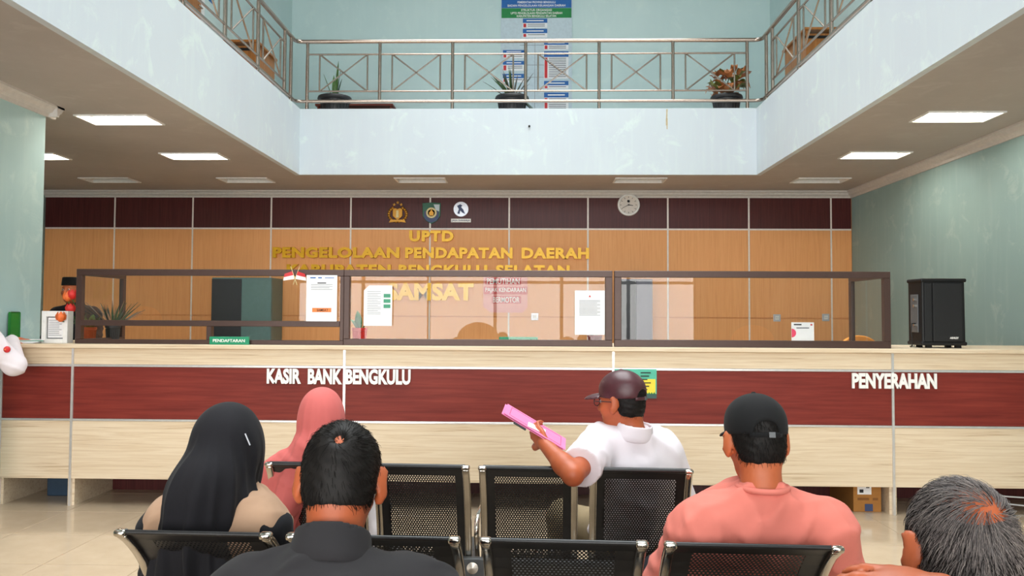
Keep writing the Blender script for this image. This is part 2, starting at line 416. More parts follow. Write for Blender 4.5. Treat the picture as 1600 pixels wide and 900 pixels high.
LL = ['lit recessed tube light in left ceiling, nearest to the pier', 'lit recessed tube light in left ceiling, second from the gallery edge',
      'lit recessed tube light half hidden behind the left pier', 'lit recessed tube light in right ceiling, nearest the viewer',
      'lit recessed tube light in right ceiling, farther one before the panelled wall',
      'unlit recessed light by the panelled wall, farthest left', 'unlit recessed light by the panelled wall, second from left',
      'unlit recessed light above the gold emblem by the panelled wall', 'unlit recessed light above the wall clock', 'unlit recessed light by the panelled wall, farthest right',
      'lit recessed tube light over the left waiting area, out of view', 'lit recessed tube light over the right waiting area, out of view']
for (x, y, on), l in zip(LIGHTS, LL): light_fixture(x, y, on, l, 'recessed ceiling lights')

# ------------------------------------------------------------------ counter
CY, CZ = 5.93, 1.244
CJ = [-4.12, -3.56, -1.44, .62, 2.72, 4.45]
tag(obj('worktop', MB().box(-4.12, 4.45, CY-.03, 6.82, CZ-.032, CZ), MT['pale_h'], bevel=.004), 'long pale wood worktop running across the whole service counter', 'counter top')
UL = ['narrow counter unit beside the left pier, maroon band over pale wood', 'counter unit under the first glass screen, maroon band, left half of the cashier lettering',
      'counter unit under the middle glass screen, small colourful poster at its right', 'counter unit under the right glass screen, beginning of the handover lettering',
      'counter unit below the black loudspeaker, maroon band over pale wood']
for (a, c), l in zip(zip(CJ, CJ[1:]), UL):
    u = empty('counter_unit', l, 'counter', 'service counter units', ((a+c)/2, CY, 0)); X = (c-a)/2; g = .009
    def pan(n, z0, z1, m, y0=0., y1=.018): return obj(n, MB().box(-X+g, X-g, y0, y1, z0, z1), m, u, bevel=.0015, seg=1)
    pan('upper_panel', 1.088, 1.21, MT['pale_h']); pan('maroon_panel', .668, 1.068, MT['maroon_h'], .003); pan('lower_panel', .207, .65, MT['pale_h'])
    pan('horizontal_strip', 1.069, 1.087, MT['alu'], -.004); pan('horizontal_strip', .651, .667, MT['alu'], -.004)
    obj('vertical_strip', MB().box(-X-g, -X+g, -.006, .02, 0.0, 1.21), MT['alu'], u)
    obj('side_panel', MB().box(-X+g, -X+g+.018, .018, .60, 0, 1.2), MT['pale_h'], u)
    obj('side_panel', MB().box(X-g-.018, X-g, .018, .60, 0, 1.2), MT['pale_h'], u)
    obj('shelf', MB().box(-X+.03, X-.03, .02, .58, .80, .818), MT['pale_h'], u)
    obj('back_board', MB().box(-X+.03, X-.03, .56, .575, .0, .80), MT['maroon_v'], u)
def lx(x, y=590, Y=CY): return float(onY(x, y, Y)[0])
def lz(x, y, Y=CY): return float(onY(x, y, Y)[2])
t = empty('counter_lettering', 'white raised capitals KASIR BANK BENGKULU on the maroon counter band', 'lettering', None)
for s, a, c in (('KASIR', 418, 471), ('BANK', 482, 535), ('BENGKULU', 541, 642)):
    letters(s, lx(a), lx(c), lz(500, 600), lz(500, 576), CY-.007, .012, MT['letter_white'], t, bold=.042)
t = empty('counter_lettering', 'white raised capitals PENYERAHAN on the maroon counter band', 'lettering', None)
letters('PENYERAHAN', lx(1330), lx(1462), lz(1400, 607), lz(1400, 583), CY-.007, .012, MT['letter_white'], t, bold=.042)

# glass screens on the counter
SY = 6.0; SD = .05; SZ1 = 1.832; Z0 = CZ
def rail(n, x0, x1, z0, z1, par, y0=SY, y1=SY+SD): return obj(n, MB().box(x0, x1, y0, y1, z0, z1), MT['brown_alu'], par, bevel=.003, seg=1)
def pane(x0, x1, z0, z1, arch, par):
    poly = [(x0, z0)]
    if arch:
        cx, r, h = arch
        poly += [(cx-r*math.cos(math.pi*i/20), z0+h*math.sin(math.pi*i/20)) for i in range(21) if x0 <= cx-r*math.cos(math.pi*i/20) <= x1]
    poly += [(x1, z0), (x1, z1), (x0, z1)]
    return obj('glass_pane', MB().add([(x, SY+.024, z) for x, z in poly], [tuple(range(len(poly)))]), MT['glass'], par)
sx = lambda x: lx(x, 480, SY)
S1 = empty('counter_screen', 'brown framed glass screen with a low open slot, left of three', 'glass screen', 'glass screens on the counter')
a, c = sx(118), sx(537)
rail('top_rail', a, c, SZ1-.05, SZ1, S1); rail('bottom_rail', a, c, Z0, Z0+.035, S1); rail('stile', a, a+.045, Z0+.035, SZ1-.05, S1); rail('stile', c-.03, c, Z0+.035, SZ1-.05, S1)
rail('middle_rail', a+.045, c-.03, 1.385, 1.43, S1); rail('short_post', sx(323), sx(331), Z0+.035, 1.385, S1)
pane(a+.045, c-.03, 1.43, SZ1-.05, (sx(224), .14, .11), S1)
S2 = empty('counter_screen', 'brown framed glass screen with an arched speaking hole, middle of three', 'glass screen', 'glass screens on the counter')
a, c = sx(537), sx(957)
rail('top_rail', a, c, SZ1-.05, SZ1, S2); rail('bottom_rail', a, c, Z0, Z0+.05, S2); rail('stile', a, a+.045, Z0+.05, SZ1-.05, S2); rail('stile', c-.055, c, Z0+.05, SZ1-.05, S2)
pane(a+.045, c-.055, Z0+.05, SZ1-.05, (sx(747), .165, .135), S2)
S3 = empty('counter_screen', 'brown framed glass screen next to the loudspeaker, right of three', 'glass screen', 'glass screens on the counter')
a, c = sx(960), sx(1392)
rail('top_rail', a, c, SZ1-.05, SZ1, S3); rail('bottom_rail', a, c, Z0, Z0+.055, S3); rail('stile', a, a+.055, Z0+.055, SZ1-.05, S3); rail('stile', c-.05, c, Z0+.055, SZ1-.05, S3)
pane(a+.055, c-.05, Z0+.055, SZ1-.05, (sx(1177), .165, .12), S3)
for root, x in ((S1, sx(118)+.01), (S3, sx(1392)-.05)):       # the returns towards the wall
    q = SY+SD
    for z0, z1 in ((Z0, Z0+.035), (SZ1-.05, SZ1)): rail('return_rail', x, x+.035, z0, z1, root, q, q+.62)
    rail('return_post', x, x+.035, Z0+.035, SZ1-.05, root, q+.57, q+.62)
    obj('return_pane', MB().add([(x+.017, q, Z0+.035), (x+.017, q+.57, Z0+.035), (x+.017, q+.57, SZ1-.05), (x+.017, q, SZ1-.05)], [(0, 1, 2, 3)]), MT['glass'], root)

# ------------------------------------------------------------------ wall lettering, emblems, clock
WY = YB-.02
wx = lambda x: lx(x, 390, WY)
wz = lambda y: lz(680, y, WY)
t = empty('wall_lettering', 'gold raised capitals naming the office in four lines on tan panels', 'lettering')
letters('UPTD', wx(640), wx(709), wz(378), wz(361), WY, .055, MT['gold'], t, bold=.05, space=1.15)
for s, a, c in (('PENGELOLAAN', 428, 625), ('PENDAPATAN', 634, 801), ('DAERAH', 815, 920)):
    letters(s, wx(a), wx(c), wz(404), wz(387), WY, .055, MT['gold'], t, bold=.05, space=1.1)
for s, a, c in (('KABUPATEN', 450, 612), ('BENGKULU', 624, 762), ('SELATAN', 775, 890)):
    letters(s, wx(a), wx(c), wz(431), wz(414), WY, .055, MT['gold'], t, bold=.05, space=1.1)
letters('SAMSAT', wx(606), wx(741), wz(470), wz(442), WY, .055, MT['gold'], t, bold=.05, space=1.02)

def disc(c, r, y0, y1, n=28): return MB().lathe([(r*.97, y0), (r, y0), (r, y1), (r*.97, y1)], c, n, 'y')
MT['brass'] = plain('old_brass', (176, 124, 44), .35, .6); MT['crest_green'] = plain('crest_green', (32, 98, 74), .45)
MT['silver'] = plain('silver', (206, 208, 216), .3, .4); MT['navy'] = plain('navy_print', (58, 72, 112), .5); MT['cream'] = plain('cream_print', (224, 206, 150), .5)
ex, ez = wx(621), wz(335)
t = empty('wall_emblem', 'brass wreath and shield emblem, left of three on the maroon panels', 'emblem', 'wall emblems', (ex, WY, ez))
for s in (-1, 1):
    wr = MB()
    for i in range(9):
        a = math.radians(-80+i*17); cx, cz = s*.125*math.cos(a), .105*math.sin(a)
        wr.ell((cx, -.018, cz), (.022, .012, .022), 8, 5)
    obj('wreath', wr, MT['brass'], t, smooth=1)
obj('shield', MB().prism([(-.07, .07), (-.035, .09), (0, .075), (.035, .09), (.07, .07), (.07, -.03), (0, -.09), (-.07, -.03)], -.03, 0), MT['brass'], t, bevel=.006)
obj('pillar', MB().prism([(-.015, .05), (.015, .05), (.02, -.05), (-.02, -.05)], -.042, -.03), MT['cream'], t)
obj('ribbon', MB().prism([(-.10, -.08), (.10, -.08), (.12, -.12), (0, -.105), (-.12, -.12)], -.03, 0), MT['brass'], t)
for k in (-1, 0, 1):
    st = [((.026 if i % 2 == 0 else .011)*math.sin(i*math.pi/5)+k*.05, (.026 if i % 2 == 0 else .011)*math.cos(i*math.pi/5)+.135+(.03 if k == 0 else 0)) for i in range(10)]
    obj('star', MB().prism(st, -.02, 0), MT['brass'], t)
ex, ez = wx(674), wz(333)
t = empty('wall_emblem', 'green and navy shield crest, middle of three on the maroon panels', 'emblem', 'wall emblems', (ex, WY, ez))
sh = [(-.13, .14), (0, .15), (.13, .14), (.125, -.04), (.08, -.11), (0, -.155), (-.08, -.11), (-.125, -.04)]
obj('shield', MB().prism(sh, -.02, 0), MT['crest_green'], t, bevel=.004)
obj('field', MB().prism([(x*.8, z*.55-.055) for x, z in sh], -.026, -.02), MT['navy'], t)
obj('pale_corner', MB().prism([(.03, .12), (.115, .12), (.11, .02), (.06, .04)], -.027, -.02), MT['board'], t)
obj('centre_ring', MB().lathe([(.075, -.026), (.075, -.036), (.05, -.036), (.05, -.026)], (0, 0, 0), 24, 'y'), MT['cream'], t)
obj('flame', MB().prism([(-.025, -.04), (-.035, 0), (-.01, .03), (0, .06), (.012, .03), (.035, 0), (.025, -.04)], -.04, -.026), MT['brass'], t)
ex, ez = wx(720), wz(327)
t = empty('wall_emblem', 'round silver emblem with dark figure over a small name plate, right of three', 'emblem', 'wall emblems', (ex, WY, ez))
obj('disc', disc((0, 0, 0), .105, -.02, 0), MT['silver'], t, smooth=.6)
obj('figure', MB().prism([(-.05, -.06), (-.03, .0), (-.055, .045), (-.01, .07), (.02, .05), (.0, .03), (.035, -.01), (.06, -.07), (.02, -.05), (-.01, -.02), (-.02, -.07)], -.026, -.02), MT['navy'], t)
obj('name_plate', MB().box(-.14, .14, -.012, 0, -.185, -.135), MT['letter_white'], t)
text('plate_text', 'JASA RAHARJA', -.13, .13, -.175, -.147, -.012, .003, MT['navy'], t)

ex, ez = wx(982), wz(320)
t = empty('wall_clock', 'round white wall clock on the maroon panel', 'clock', None, (ex, WY, ez))
obj('rim', MB().lathe([(.155, 0), (.158, -.02), (.15, -.036), (.132, -.04), (.125, -.03), (.125, -.008)], (0, 0, 0), 40, 'y', False), MT['white'], t, smooth=.8)
obj('dial', disc((0, 0, 0), .128, -.012, 0, 40), plain('clock_dial', (222, 214, 206), .5), t)
mk = MB()
for i in range(12):
    a = i*math.pi/6; c, s_ = math.sin(a), math.cos(a)
    mk.obox((.108*c, -.014, .108*s_), (.003*s_, 0, -.003*c), (0, .002, 0), (.01*c, 0, .01*s_))
obj('hour_marks', mk, MT['darkink'], t)
for n, a, L, wd in (('hour_hand', 1.72, .06, .0045), ('minute_hand', -2.05, .09, .003)):
    c, s_ = math.sin(a), math.cos(a); obj(n, MB().obox((L*.45*c, -.019, L*.45*s_), (wd*s_, 0, -wd*c), (0, .0015, 0), (L*.6*c, 0, L*.6*s_)), MT['darkink'], t)
obj('hub', disc((0, 0, 0), .009, -.024, -.012, 12), MT['darkink'], t)
obj('dial_mark', MB().lathe([(.02, -.012), (.02, -.014), (.015, -.014), (.015, -.012)], (0, 0, .052), 20, 'y'), MT['ink'], t)

def small_plate(x, y, label):
    t = empty('socket_plate', label, 'socket', 'sockets on the tan wall', (wx(x), WY, wz(y)))
    obj('plate', MB().box(-.05, .05, -.012, 0, -.05, .05), MT['silver'], t, bevel=.004)
    obj('insert', MB().box(-.028, .028, -.018, -.012, -.028, .028), MT['white'], t, bevel=.003)
    for s in (-1, 1): obj('pin_hole', disc((s*.01, 0, 0), .004, -.0195, -.018, 8), MT['darkink'], t)
small_plate(1213, 494, 'wall socket on tan panel, left one seen through the right screen')
small_plate(1289, 493, 'wall socket on tan panel, right one seen through the right screen')
small_plate(836, 494, 'wall socket on tan panel seen through the middle screen')

t = empty('campaign_board', 'pink notice board with tax amnesty capitals behind the middle screen', 'notice board', None, (wx(790), WY, wz(458)))
obj('board', MB().prism([(-.31, .28), (.31, .28), (.31, -.2), (.24, -.27), (-.2, -.27), (-.31, -.19)], -.025, 0), MT['pink_board'], t)
MT['rose'] = plain('rose_print', (206, 76, 76), .5)
for s, a, c, z in (('PEMUTIHAN', -.26, .2, .13), ('PAJAK KENDARAAN', -.28, .29, .0), ('BERMOTOR', -.17, .2, -.13)):
    obj('band', MB().box(a-.02, c+.02, -.03, -.025, z-.012, z+.092), MT['rose'], t); text('board_text', s, a, c, z, z+.08, -.03, .004, MT['letter_white'], t)

# cabinets standing against the panelled wall
def cabinet(x0, x1, h, m, label, dark):
    t = empty('steel_cabinet', label, 'cabinet', 'steel cabinets behind the counter', ((x0+x1)/2, 10.62, 0)); X = (x1-x0)/2
    obj('body', MB().box(-X, X, -.2, .25, .06, h), m, t, bevel=.004)
    obj('plinth', MB().box(-X+.02, X-.02, -.18, .23, 0, .06), MT['black_plastic'], t)
    for s in (-1, 1):
        d = obj('door', MB().box(*((-X+.004, -.003) if s < 0 else (.003, X-.004)), -.222, -.2, .08, h-.02), dark if s < 0 else m, t, bevel=.003)
        obj('handle', MB().box(s*.04-.008, s*.04+.008, -.245, -.222, h*.5, h*.5+.14), MT['chrome'], d, bevel=.003)
MT['cab_teal'] = plain('teal_grey_cabinet', (92, 122, 122), .4); MT['cab_blue'] = plain('blue_grey_cabinet', (104, 104, 116), .4); MT['cab_dark'] = plain('charcoal_cabinet', (50, 52, 58), .4)
cx = lambda x: lx(x, 470, 10.4)
cabinet(cx(330), cx(424), 1.98, MT['cab_teal'], 'teal grey steel cabinet with one charcoal door behind the left screen', MT['cab_dark'])
cabinet(cx(968), cx(1020), 1.98, MT['cab_blue'], 'narrow blue grey steel cabinet behind the right screen', MT['cab_dark'])

# ------------------------------------------------------------------ gallery railing
RY, RXL, RXR = 9.7, -3.03, 2.87
ZT, ZM1, ZM2, ZB = 4.965, 4.80, 4.325, 4.195
def bar(n, a, c, r, par, k=8): return obj(n, MB().tube([a, c], r, k), MT['steel'], par, smooth=.9)
def bay(par, P, u0, u1):
    """one bay: P(u, z) gives a point on the railing line"""
    L = u1-u0; a, c = u0+.17*L, u1-.17*L
    for z in (ZM1, ZM2): bar('mid_rail', P(u0, z), P(u1, z), .012, par)
    for u in (a, c): bar('baluster', P(u, ZM2), P(u, ZM1), .011, par)
    bar('cross_bar', P(a, ZM2), P(c, ZM1), .010, par, 6); bar('cross_bar', P(a, ZM1), P(c, ZM2), .010, par, 6)
t = empty('gallery_railing', 'stainless steel railing with crossed bays along the far gallery edge', 'railing', 'gallery railings')
P = lambda u, z: (u, RY, z)
px_ = [-2.88+i*.9283 for i in range(7)]
for i, x in enumerate(px_): bar('post', P(x, ZS if i % 2 == 0 else ZB), P(x, ZT), .021, t, 12)
for a, c in zip(px_, px_[1:]): bay(t, P, a, c)
def hook(z):                        # rails bend round into the side runs
    def corner(cx, s): return [(cx-s*.09*math.cos(q)*-1 if False else cx+s*(.09-.09*math.sin(q)), RY-(.09-.09*math.cos(q)), z) for q in (0, .4, .8, 1.2, math.pi/2)]
    L = [(RXL+.09-.09*math.sin(q), RY-.09+.09*math.cos(q), z) for q in (math.pi/2, 1.2, .8, .4, 0)]
    R = [(RXR-.09+.09*math.sin(q), RY-.09+.09*math.cos(q), z) for q in (0, .4, .8, 1.2, math.pi/2)]
    return L+R
obj('top_rail', MB().tube(hook(ZT), .026, 12), MT['steel'], t, smooth=.9)
obj('bottom_rail', MB().tube(hook(ZB), .022, 12), MT['steel'], t, smooth=.9)
for X, side in ((RXL, 'left'), (RXR, 'right')):
    t = empty('gallery_railing', 'stainless steel railing with crossed bays along the %s gallery edge' % side, 'railing', 'gallery railings')
    P = lambda u, z, X=X: (X, u, z)
    ys = [9.5]+[9.257-i*.912 for i in range(9)]
    for i, y in enumerate(ys): bar('post', P(y, ZS if i % 2 == 0 else ZB), P(y, ZT), .021, t, 12)
    for a, c in zip(ys[1:], ys[2:]): bay(t, P, c, a)
    obj('top_rail', MB().tube([(X, RY-.09, ZT), (X, ys[-1]-.1, ZT)], .026, 12), MT['steel'], t, smooth=.9)
    obj('bottom_rail', MB().tube([(X, RY-.09, ZB), (X, ys[-1]-.1, ZB)], .022, 12), MT['steel'], t, smooth=.9)

# ------------------------------------------------------------------ plants
def pot_mesh(r, h, ribs=True):
    prof = [(r*.72, 0), (r*.80, h*.5), (r*.88, h*.80), (r*1.0, h*.82), (r*1.04, h*.9), (r*1.0, h), (r*.9, h*.97), (r*.86, h*.86), (r*.2, h*.85)]
    mb = MB().lathe(prof, (0, 0, 0), 28)
    if ribs:
        for k in range(22):
            a = 2*math.pi*k/22; c, s = math.cos(a), math.sin(a)
            mb.tube([(r*.73*c, r*.73*s, .01), (r*.86*c, r*.86*s, h*.78)], .006, 5)
    return mb
def leaf(pts, wd, fold=.3):
    """a blade along pts with a creased midrib and a little thickness"""
    P = [np.array(p, float) for p in pts]; n = len(P); mb = MB(); vs = []
    for i, p in enumerate(P):
        t = P[min(i+1, n-1)]-P[max(i-1, 0)]; t /= np.linalg.norm(t)+1e-9
        sd = np.cross(t, (0, 0, 1.0)); sd = sd/np.linalg.norm(sd) if np.linalg.norm(sd) > .05 else np.array([1.0, 0, 0])
        nn = np.cross(sd, t); q = i/(n-1); w_ = wd*(wd_prof(q))
        vs += [p-sd*w_+nn*w_*fold, p, p+sd*w_+nn*w_*fold, p-nn*.0025]
    fs = []
    for i in range(n-1):
        a = 4*i; c = a+4
        fs += [(a, a+1, c+1, c), (a+1, a+2, c+2, c+1), (a+2, a+3, c+3, c+2), (a+3, a, c, c+3)]
    return mb.add(vs, fs)
def wd_prof(q): return max(.04, math.sin(math.pi*min(1, .12+q*.88))**.7)
def plant(name, label, cat, loc, r, h, leaves, lm, pm, soil=True):
    t = empty(name, label, cat, None, loc)
    obj('pot', pot_mesh(r, h), pm, t, smooth=.6)
    for pts, wd in leaves: obj('leaf', leaf(pts, wd), lm if not isinstance(lm, list) else random.choice(lm), t, smooth=1.2)
    return t
def arc(a, out, up, droop, z0, n=7, r0=.02):
    c, s = math.cos(a), math.sin(a)
    return [(c*(r0+out*q), s*(r0+out*q), z0+up*q-droop*q*q) for q in [i/(n-1) for i in range(n)]]
p = onY(523, 171, 9.98)
L = [(arc(.3, .05, .44, 0, .2), .030), (arc(2.2, .03, .36, 0, .2), .030), (arc(3.2, .13, .36, .0, .2), .024), (arc(1.2, .05, .56, 0, .2), .022), (arc(5, .05, .22, 0, .2), .03), (arc(.0, .07, .3, 0, .2), .026)]
plant('potted_plant', 'snake plant with few upright blades in black pot on the gallery', 'plant', (p[0], 9.98, ZS), .215, .25, L, [MT['leaf'], MT['leaf_dark']], MT['pot'])
p = onY(800, 171, 9.98); L = []
for i in range(26):
    a = random.uniform(0, 6.28); o = random.uniform(.08, .40); L.append((arc(a, o, random.uniform(.25, .5), random.uniform(.0, .28)*o*2.2, .2, 8), random.uniform(.010, .016)))
for i in range(5): L.append((arc(random.uniform(-.6, .4), .36, .1, .35, .2, 8), .012))
plant('potted_plant', 'spiky arching thin leaved plant in black pot at the gallery middle', 'plant', (p[0], 9.98, ZS), .215, .25, L, [MT['leaf'], MT['leaf_dark'], MT['leaf_grey']], MT['pot'])
p = onY(1135, 171, 9.98); L = []
for i in range(64):
    a = random.uniform(0, 6.28); o = random.uniform(.04, .26); u = random.uniform(.02, .40)
    c, s = math.cos(a), math.sin(a); z = .24+u*.75; x0 = o*.5+random.uniform(0, .05)
    bx_ = .07 if u > .2 else 0
    L.append(([(bx_+c*(x0+.16*q), s*(x0+.16*q), z+.13*q-.10*q*q*random.uniform(.4, 1.6)) for q in (0, .2, .4, .6, .8, 1)], random.uniform(.038, .055)))
t = plant('potted_plant', 'bushy copper leaved plant in black ribbed pot on the gallery right', 'plant', (p[0], 9.98, ZS), .20, .25, L, [MT['leaf_croton'], MT['leaf_croton'], plain('croton_green', (112, 118, 58), .45, 0, .4, 14)], MT['pot'])
for a, o in ((.3, .05), (2.5, .06), (4.4, .05)):
    obj('stem', MB().tube([(0, 0, .2), (o*math.cos(a), o*math.sin(a), .35), (.05+1.6*o*math.cos(a), 1.6*o*math.sin(a), .5)], .007, 6), MT['leaf_dark'], t)

# ------------------------------------------------------------------ gallery furniture and chart
t = empty('organisation_chart', 'tall pale organisation chart board with blue and green heading on the upper wall', 'chart board', None, (.05, UY-.012, 0))
bx0, bx1 = -.58, .58
obj('board', MB().box(bx0, bx1, -.03, 0, 4.55, 6.9), MT['board'], t)
obj('blue_heading', MB().box(bx0+.01, bx1-.01, -.034, -.03, 6.50, 6.88), MT['blue'], t)
obj('green_heading', MB().box(bx0+.01, bx1-.01, -.034, -.03, 6.335, 6.495), MT['green'], t)
for s, a, c, z in (('PEMERINTAH PROVINSI BENGKULU', -.31, .31, 6.575), ('BADAN PENGELOLAAN KEUANGAN DAERAH', -.47, .47, 6.52),
                   ('STRUKTUR ORGANISASI', -.25, .25, 6.445), ('UPTD PENGELOLAAN PENDAPATAN DAERAH', -.42, .42, 6.395), ('KABUPATEN BENGKULU SELATAN', -.32, .32, 6.347)):
    text('heading_text', s, a, c, z, z+.036, -.034, .003, MT['letter_white'], t)
def chart_box(x0, x1, z0, z1, hb):
    g = obj('chart_box', MB().box(x0, x1, -.036, -.03, z0, z1), MT['paper'], t)
    obj('box_heading', MB().box(x0, x1, -.039, -.036, z1-hb, z1), MT['blue'], g); obj('red_tab', MB().box(x0+.01, x0+.055, -.039, -.036, z0+.008, z1-hb-.012), MT['red'], g)
    ln = MB(); z = z1-hb-.03
    while z > z0+.012: ln.box(x0+.08, x1-.04, -.0385, -.036, z, z+.012); z -= .03
    obj('print_lines', ln, MT['ink'], g); hl = MB().box(x0+.06, x1-.06, -.041, -.039, z1-hb*.62, z1-hb*.38); obj('heading_line', hl, MT['letter_white'], g)
for x0, x1, y0, y1, hb in ((817, 855, 31, 45, .07), (817, 855, 47, 60, .07), (786, 820, 80, 92, .05), (786, 820, 97, 112, .06), (786, 820, 117, 130, .07),
                           (850, 888, 66, 79, .06), (850, 888, 82, 124, .09), (850, 888, 128, 140, .07), (850, 888, 146, 176, .08)):
    a, c = onY(x0, y0, UY), onY(x1, y1, UY); chart_box(a[0]-.05, c[0]-.05, c[2], a[2], hb)
cl = MB(); 
for a, c in (((836, 45), (836, 176)), ): q0, q1 = onY(*a, UY), onY(*c, UY); cl.box(q0[0]-.053, q0[0]-.047, -.033, -.03, q1[2], q0[2])
for y in (72, 86, 103, 122): q = onY(836, y, UY); cl.box(q[0]-.3, q[0]+.2, -.033, -.03, q[2]-.003, q[2]+.003)
obj('connector_lines', cl, MT['ink'], t)

def desk(name, label, x0, x1, y0, y1, h, m):
    t = empty(name, label, 'desk', None, ((x0+x1)/2, (y0+y1)/2, ZS)); X, Y = (x1-x0)/2, (y1-y0)/2
    obj('desk_top', MB().box(-X, X, -Y, Y, h-.03, h), m, t, bevel=.004)
    for s in (-1, 1): obj('side_panel', MB().box(s*(X-.04)-.012, s*(X-.04)+.012, -Y+.03, Y-.03, 0, h-.03), m, t)
    obj('front_panel', MB().box(-X+.05, X-.05, -Y+.06, -Y+.078, .1, h-.06), m, t)
    obj('edge_band', MB().box(-X+.02, X-.02, -Y+.045, -Y+.06, h-.12, h-.09), MT['black_plastic'], t)
a, c = onY(492, 165, 11.7), onY(614, 165, 11.7)
desk('wooden_desk', 'red brown wooden desk behind the snake plant on the gallery', a[0], c[0], 11.7, 12.3, float(a[2])-ZS+.03, MT['red_wood'])
a, c = onX(366, 66, -3.75), onX(396, 66, -3.75)
desk('wooden_desk', 'light brown desk beyond the left gallery railing', -3.95, -3.42, float(a[1])-.1, float(c[1]), float(a[2])-ZS, MT['brown_wood'])
a = onX(1262, 69, 3.55)
desk('wooden_desk', 'light brown desk beyond the right gallery railing', 3.3, 3.82, float(a[1])-.6, float(a[1])+.25, float(a[2])-ZS, MT['brown_wood'])
yd = float(onX(300, 9, UX0)[1])
d1 = struct('door_1', MB().box(UX0, UX0+.04, yd-.75, yd+.15, ZS, ZS+2.05), MT['brown_wood'], bevel=.004)
struct('trim_8', MB().box(UX0, UX0+.05, yd+.15, yd+.23, ZS, ZS+2.13).box(UX0, UX0+.05, yd-.83, yd-.75, ZS, ZS+2.13).box(UX0, UX0+.05, yd-.75, yd+.15, ZS+2.05, ZS+2.13), MT['white'])
obj('door_handle', MB().tube([(UX0+.04, yd+.08, ZS+1.0), (UX0+.09, yd+.08, ZS+1.0), (UX0+.09, yd-.03, ZS+1.0)], .009, 8), MT['chrome'], d1)
tag(obj('wall_notice', MB().box(UX0, UX0+.004, yd+.34, yd+.6, ZS+1.25, ZS+1.6), MT['blue']), 'blue notice sheet on the upper left wall beside the door', 'notice')

# ------------------------------------------------------------------ things on the counter
# loudspeaker
sp = empty('loudspeaker', 'large black portable loudspeaker standing on the counter', 'loudspeaker', None, (3.215, 6.2, CZ)); sp.scale = (.84, .66, 1)
obj('cabinet', MB().prism([(-.20, .02), (.20, .02), (.195, .53), (.18, .545), (-.185, .545), (-.20, .53)], -.10, .24), MT['black_plastic'], sp, bevel=.014)
obj('grille', MB().box(-.105, .165, -.118, -.10, .05, .505), MT['grille'], sp, bevel=.008)
obj('grille', MB().box(-.18, -.11, -.114, -.10, .05, .505), MT['grille'], sp, bevel=.008)
for z in (.02, .515): obj('bumper', MB().box(-.21, .21, -.112, .25, z, z+.03), MT['black_plastic'], sp, bevel=.012)
for x in (-.15, .12): obj('foot', MB().box(x, x+.05, -.07, -.03, 0, .022), MT['black_plastic'], sp)
for x in (-.15, .12): obj('foot', MB().box(x, x+.05, .15, .19, 0, .022), MT['black_plastic'], sp)
text('name_mark', 'ASHLEY', .045, .125, .072, .088, -.118, .003, MT['letter_white'], sp, bold=.03)
cp = MB()
for z in (.36, .31, .2): cp.lathe([(.012, 0), (.012, .02), (.006, .024)], (0, 0, 0), 10)
obj('control_panel', MB().box(-.208, -.2, -.02, .16, .12, .42), MT['grey_steel'], sp, bevel=.003)
for z in (.38, .33, .18): obj('knob', MB().tube([(-.208, .05, z), (-.222, .05, z)], .012, 10), MT['chrome'], sp)
obj('power_cord', MB().tube([(-.21, .03, .19), (-.25, .02, .19), (-.265, .0, .12), (-.25, .0, .03), (-.255, .03, .006), (-.2, .2, .006), (-.1, .35, .006)], .0045, 6), MT['black_plastic'], sp, smooth=1)

def sheet(name, label, cat, x0, x1, y0, y1, Y=5.992, cut=0, lines=(), th=.002, m=None):
    a, c = onY(x0, y1, Y), onY(x1, y0, Y); X, Z = c[0]-a[0], c[2]-a[2]
    t = empty(name, label, cat, None, (a[0], Y, a[2]))
    poly = [(0, 0), (X, 0), (X, Z), (cut, Z), (0, Z-cut)] if cut else [(0, 0), (X, 0), (X, Z), (0, Z)]
    obj('page', MB().prism(poly, 0, th), m or MT['paper'], t)
    ln = MB()
    for fx0, fx1, fz0, fz1 in lines: ln.box(fx0*X, fx1*X, -.0012, .0002, fz0*Z, fz1*Z)
    if lines: obj('print_lines', ln, MT['ink'], t)
    return t, X, Z
rows = lambda f0, f1, n, a=.15, c=.85: [(a, c-(.1 if i % 3 == 2 else 0), f1-(f1-f0)*i/n-.008, f1-(f1-f0)*i/n) for i in range(n)]
t, X, Z = sheet('notice_sheet', 'white notice with orange band taped on the left glass screen', 'notice', 478, 527, 430, 502, lines=rows(.66, .80, 4))
obj('orange_band', MB().box(.2*X, .82*X, -.0015, 0, .2*Z, .29*Z), MT['orange'], t); text('band_text', 'SAMSAT', .35*X, .72*X, .215*Z, .27*Z, -.0015, .001, MT['darkink'], t)
obj('sheet_heading', MB().box(.36*X, .64*X, -.0012, 0, .82*Z, .84*Z), MT['darkink'], t)
ln = MB().box(.12*X, .3*X, -.001, 0, .93*Z, .955*Z).box(.38*X, .5*X, -.001, 0, .93*Z, .955*Z).box(.6*X, .9*X, -.001, 0, .935*Z, .95*Z); obj('logo_strip', ln, MT['blue'], t)
t, X, Z = sheet('notice_sheet', 'white sheet with one clipped corner on the middle glass screen', 'notice', 568, 613, 446, 509, cut=.04, lines=rows(.25, .85, 14, .12, .6))
for z in (.44, .57, .7): obj('green_block', MB().box(.70*X, .94*X, -.0015, 0, z*Z, (z+.09)*Z), MT['green_sign'], t)
t, X, Z = sheet('notice_sheet', 'white typed letter at the right end of the middle glass screen', 'notice', 898, 945, 454, 523, lines=rows(.42, .78, 13))
obj('red_crest', MB().prism([(.46*X, .85*Z), (.54*X, .85*Z), (.5*X, .9*Z)], -.0015, 0), MT['red'], t)
for k, (x, y) in enumerate(((948, 462), (948, 508))): 
    q = onY(x, y, 5.99)
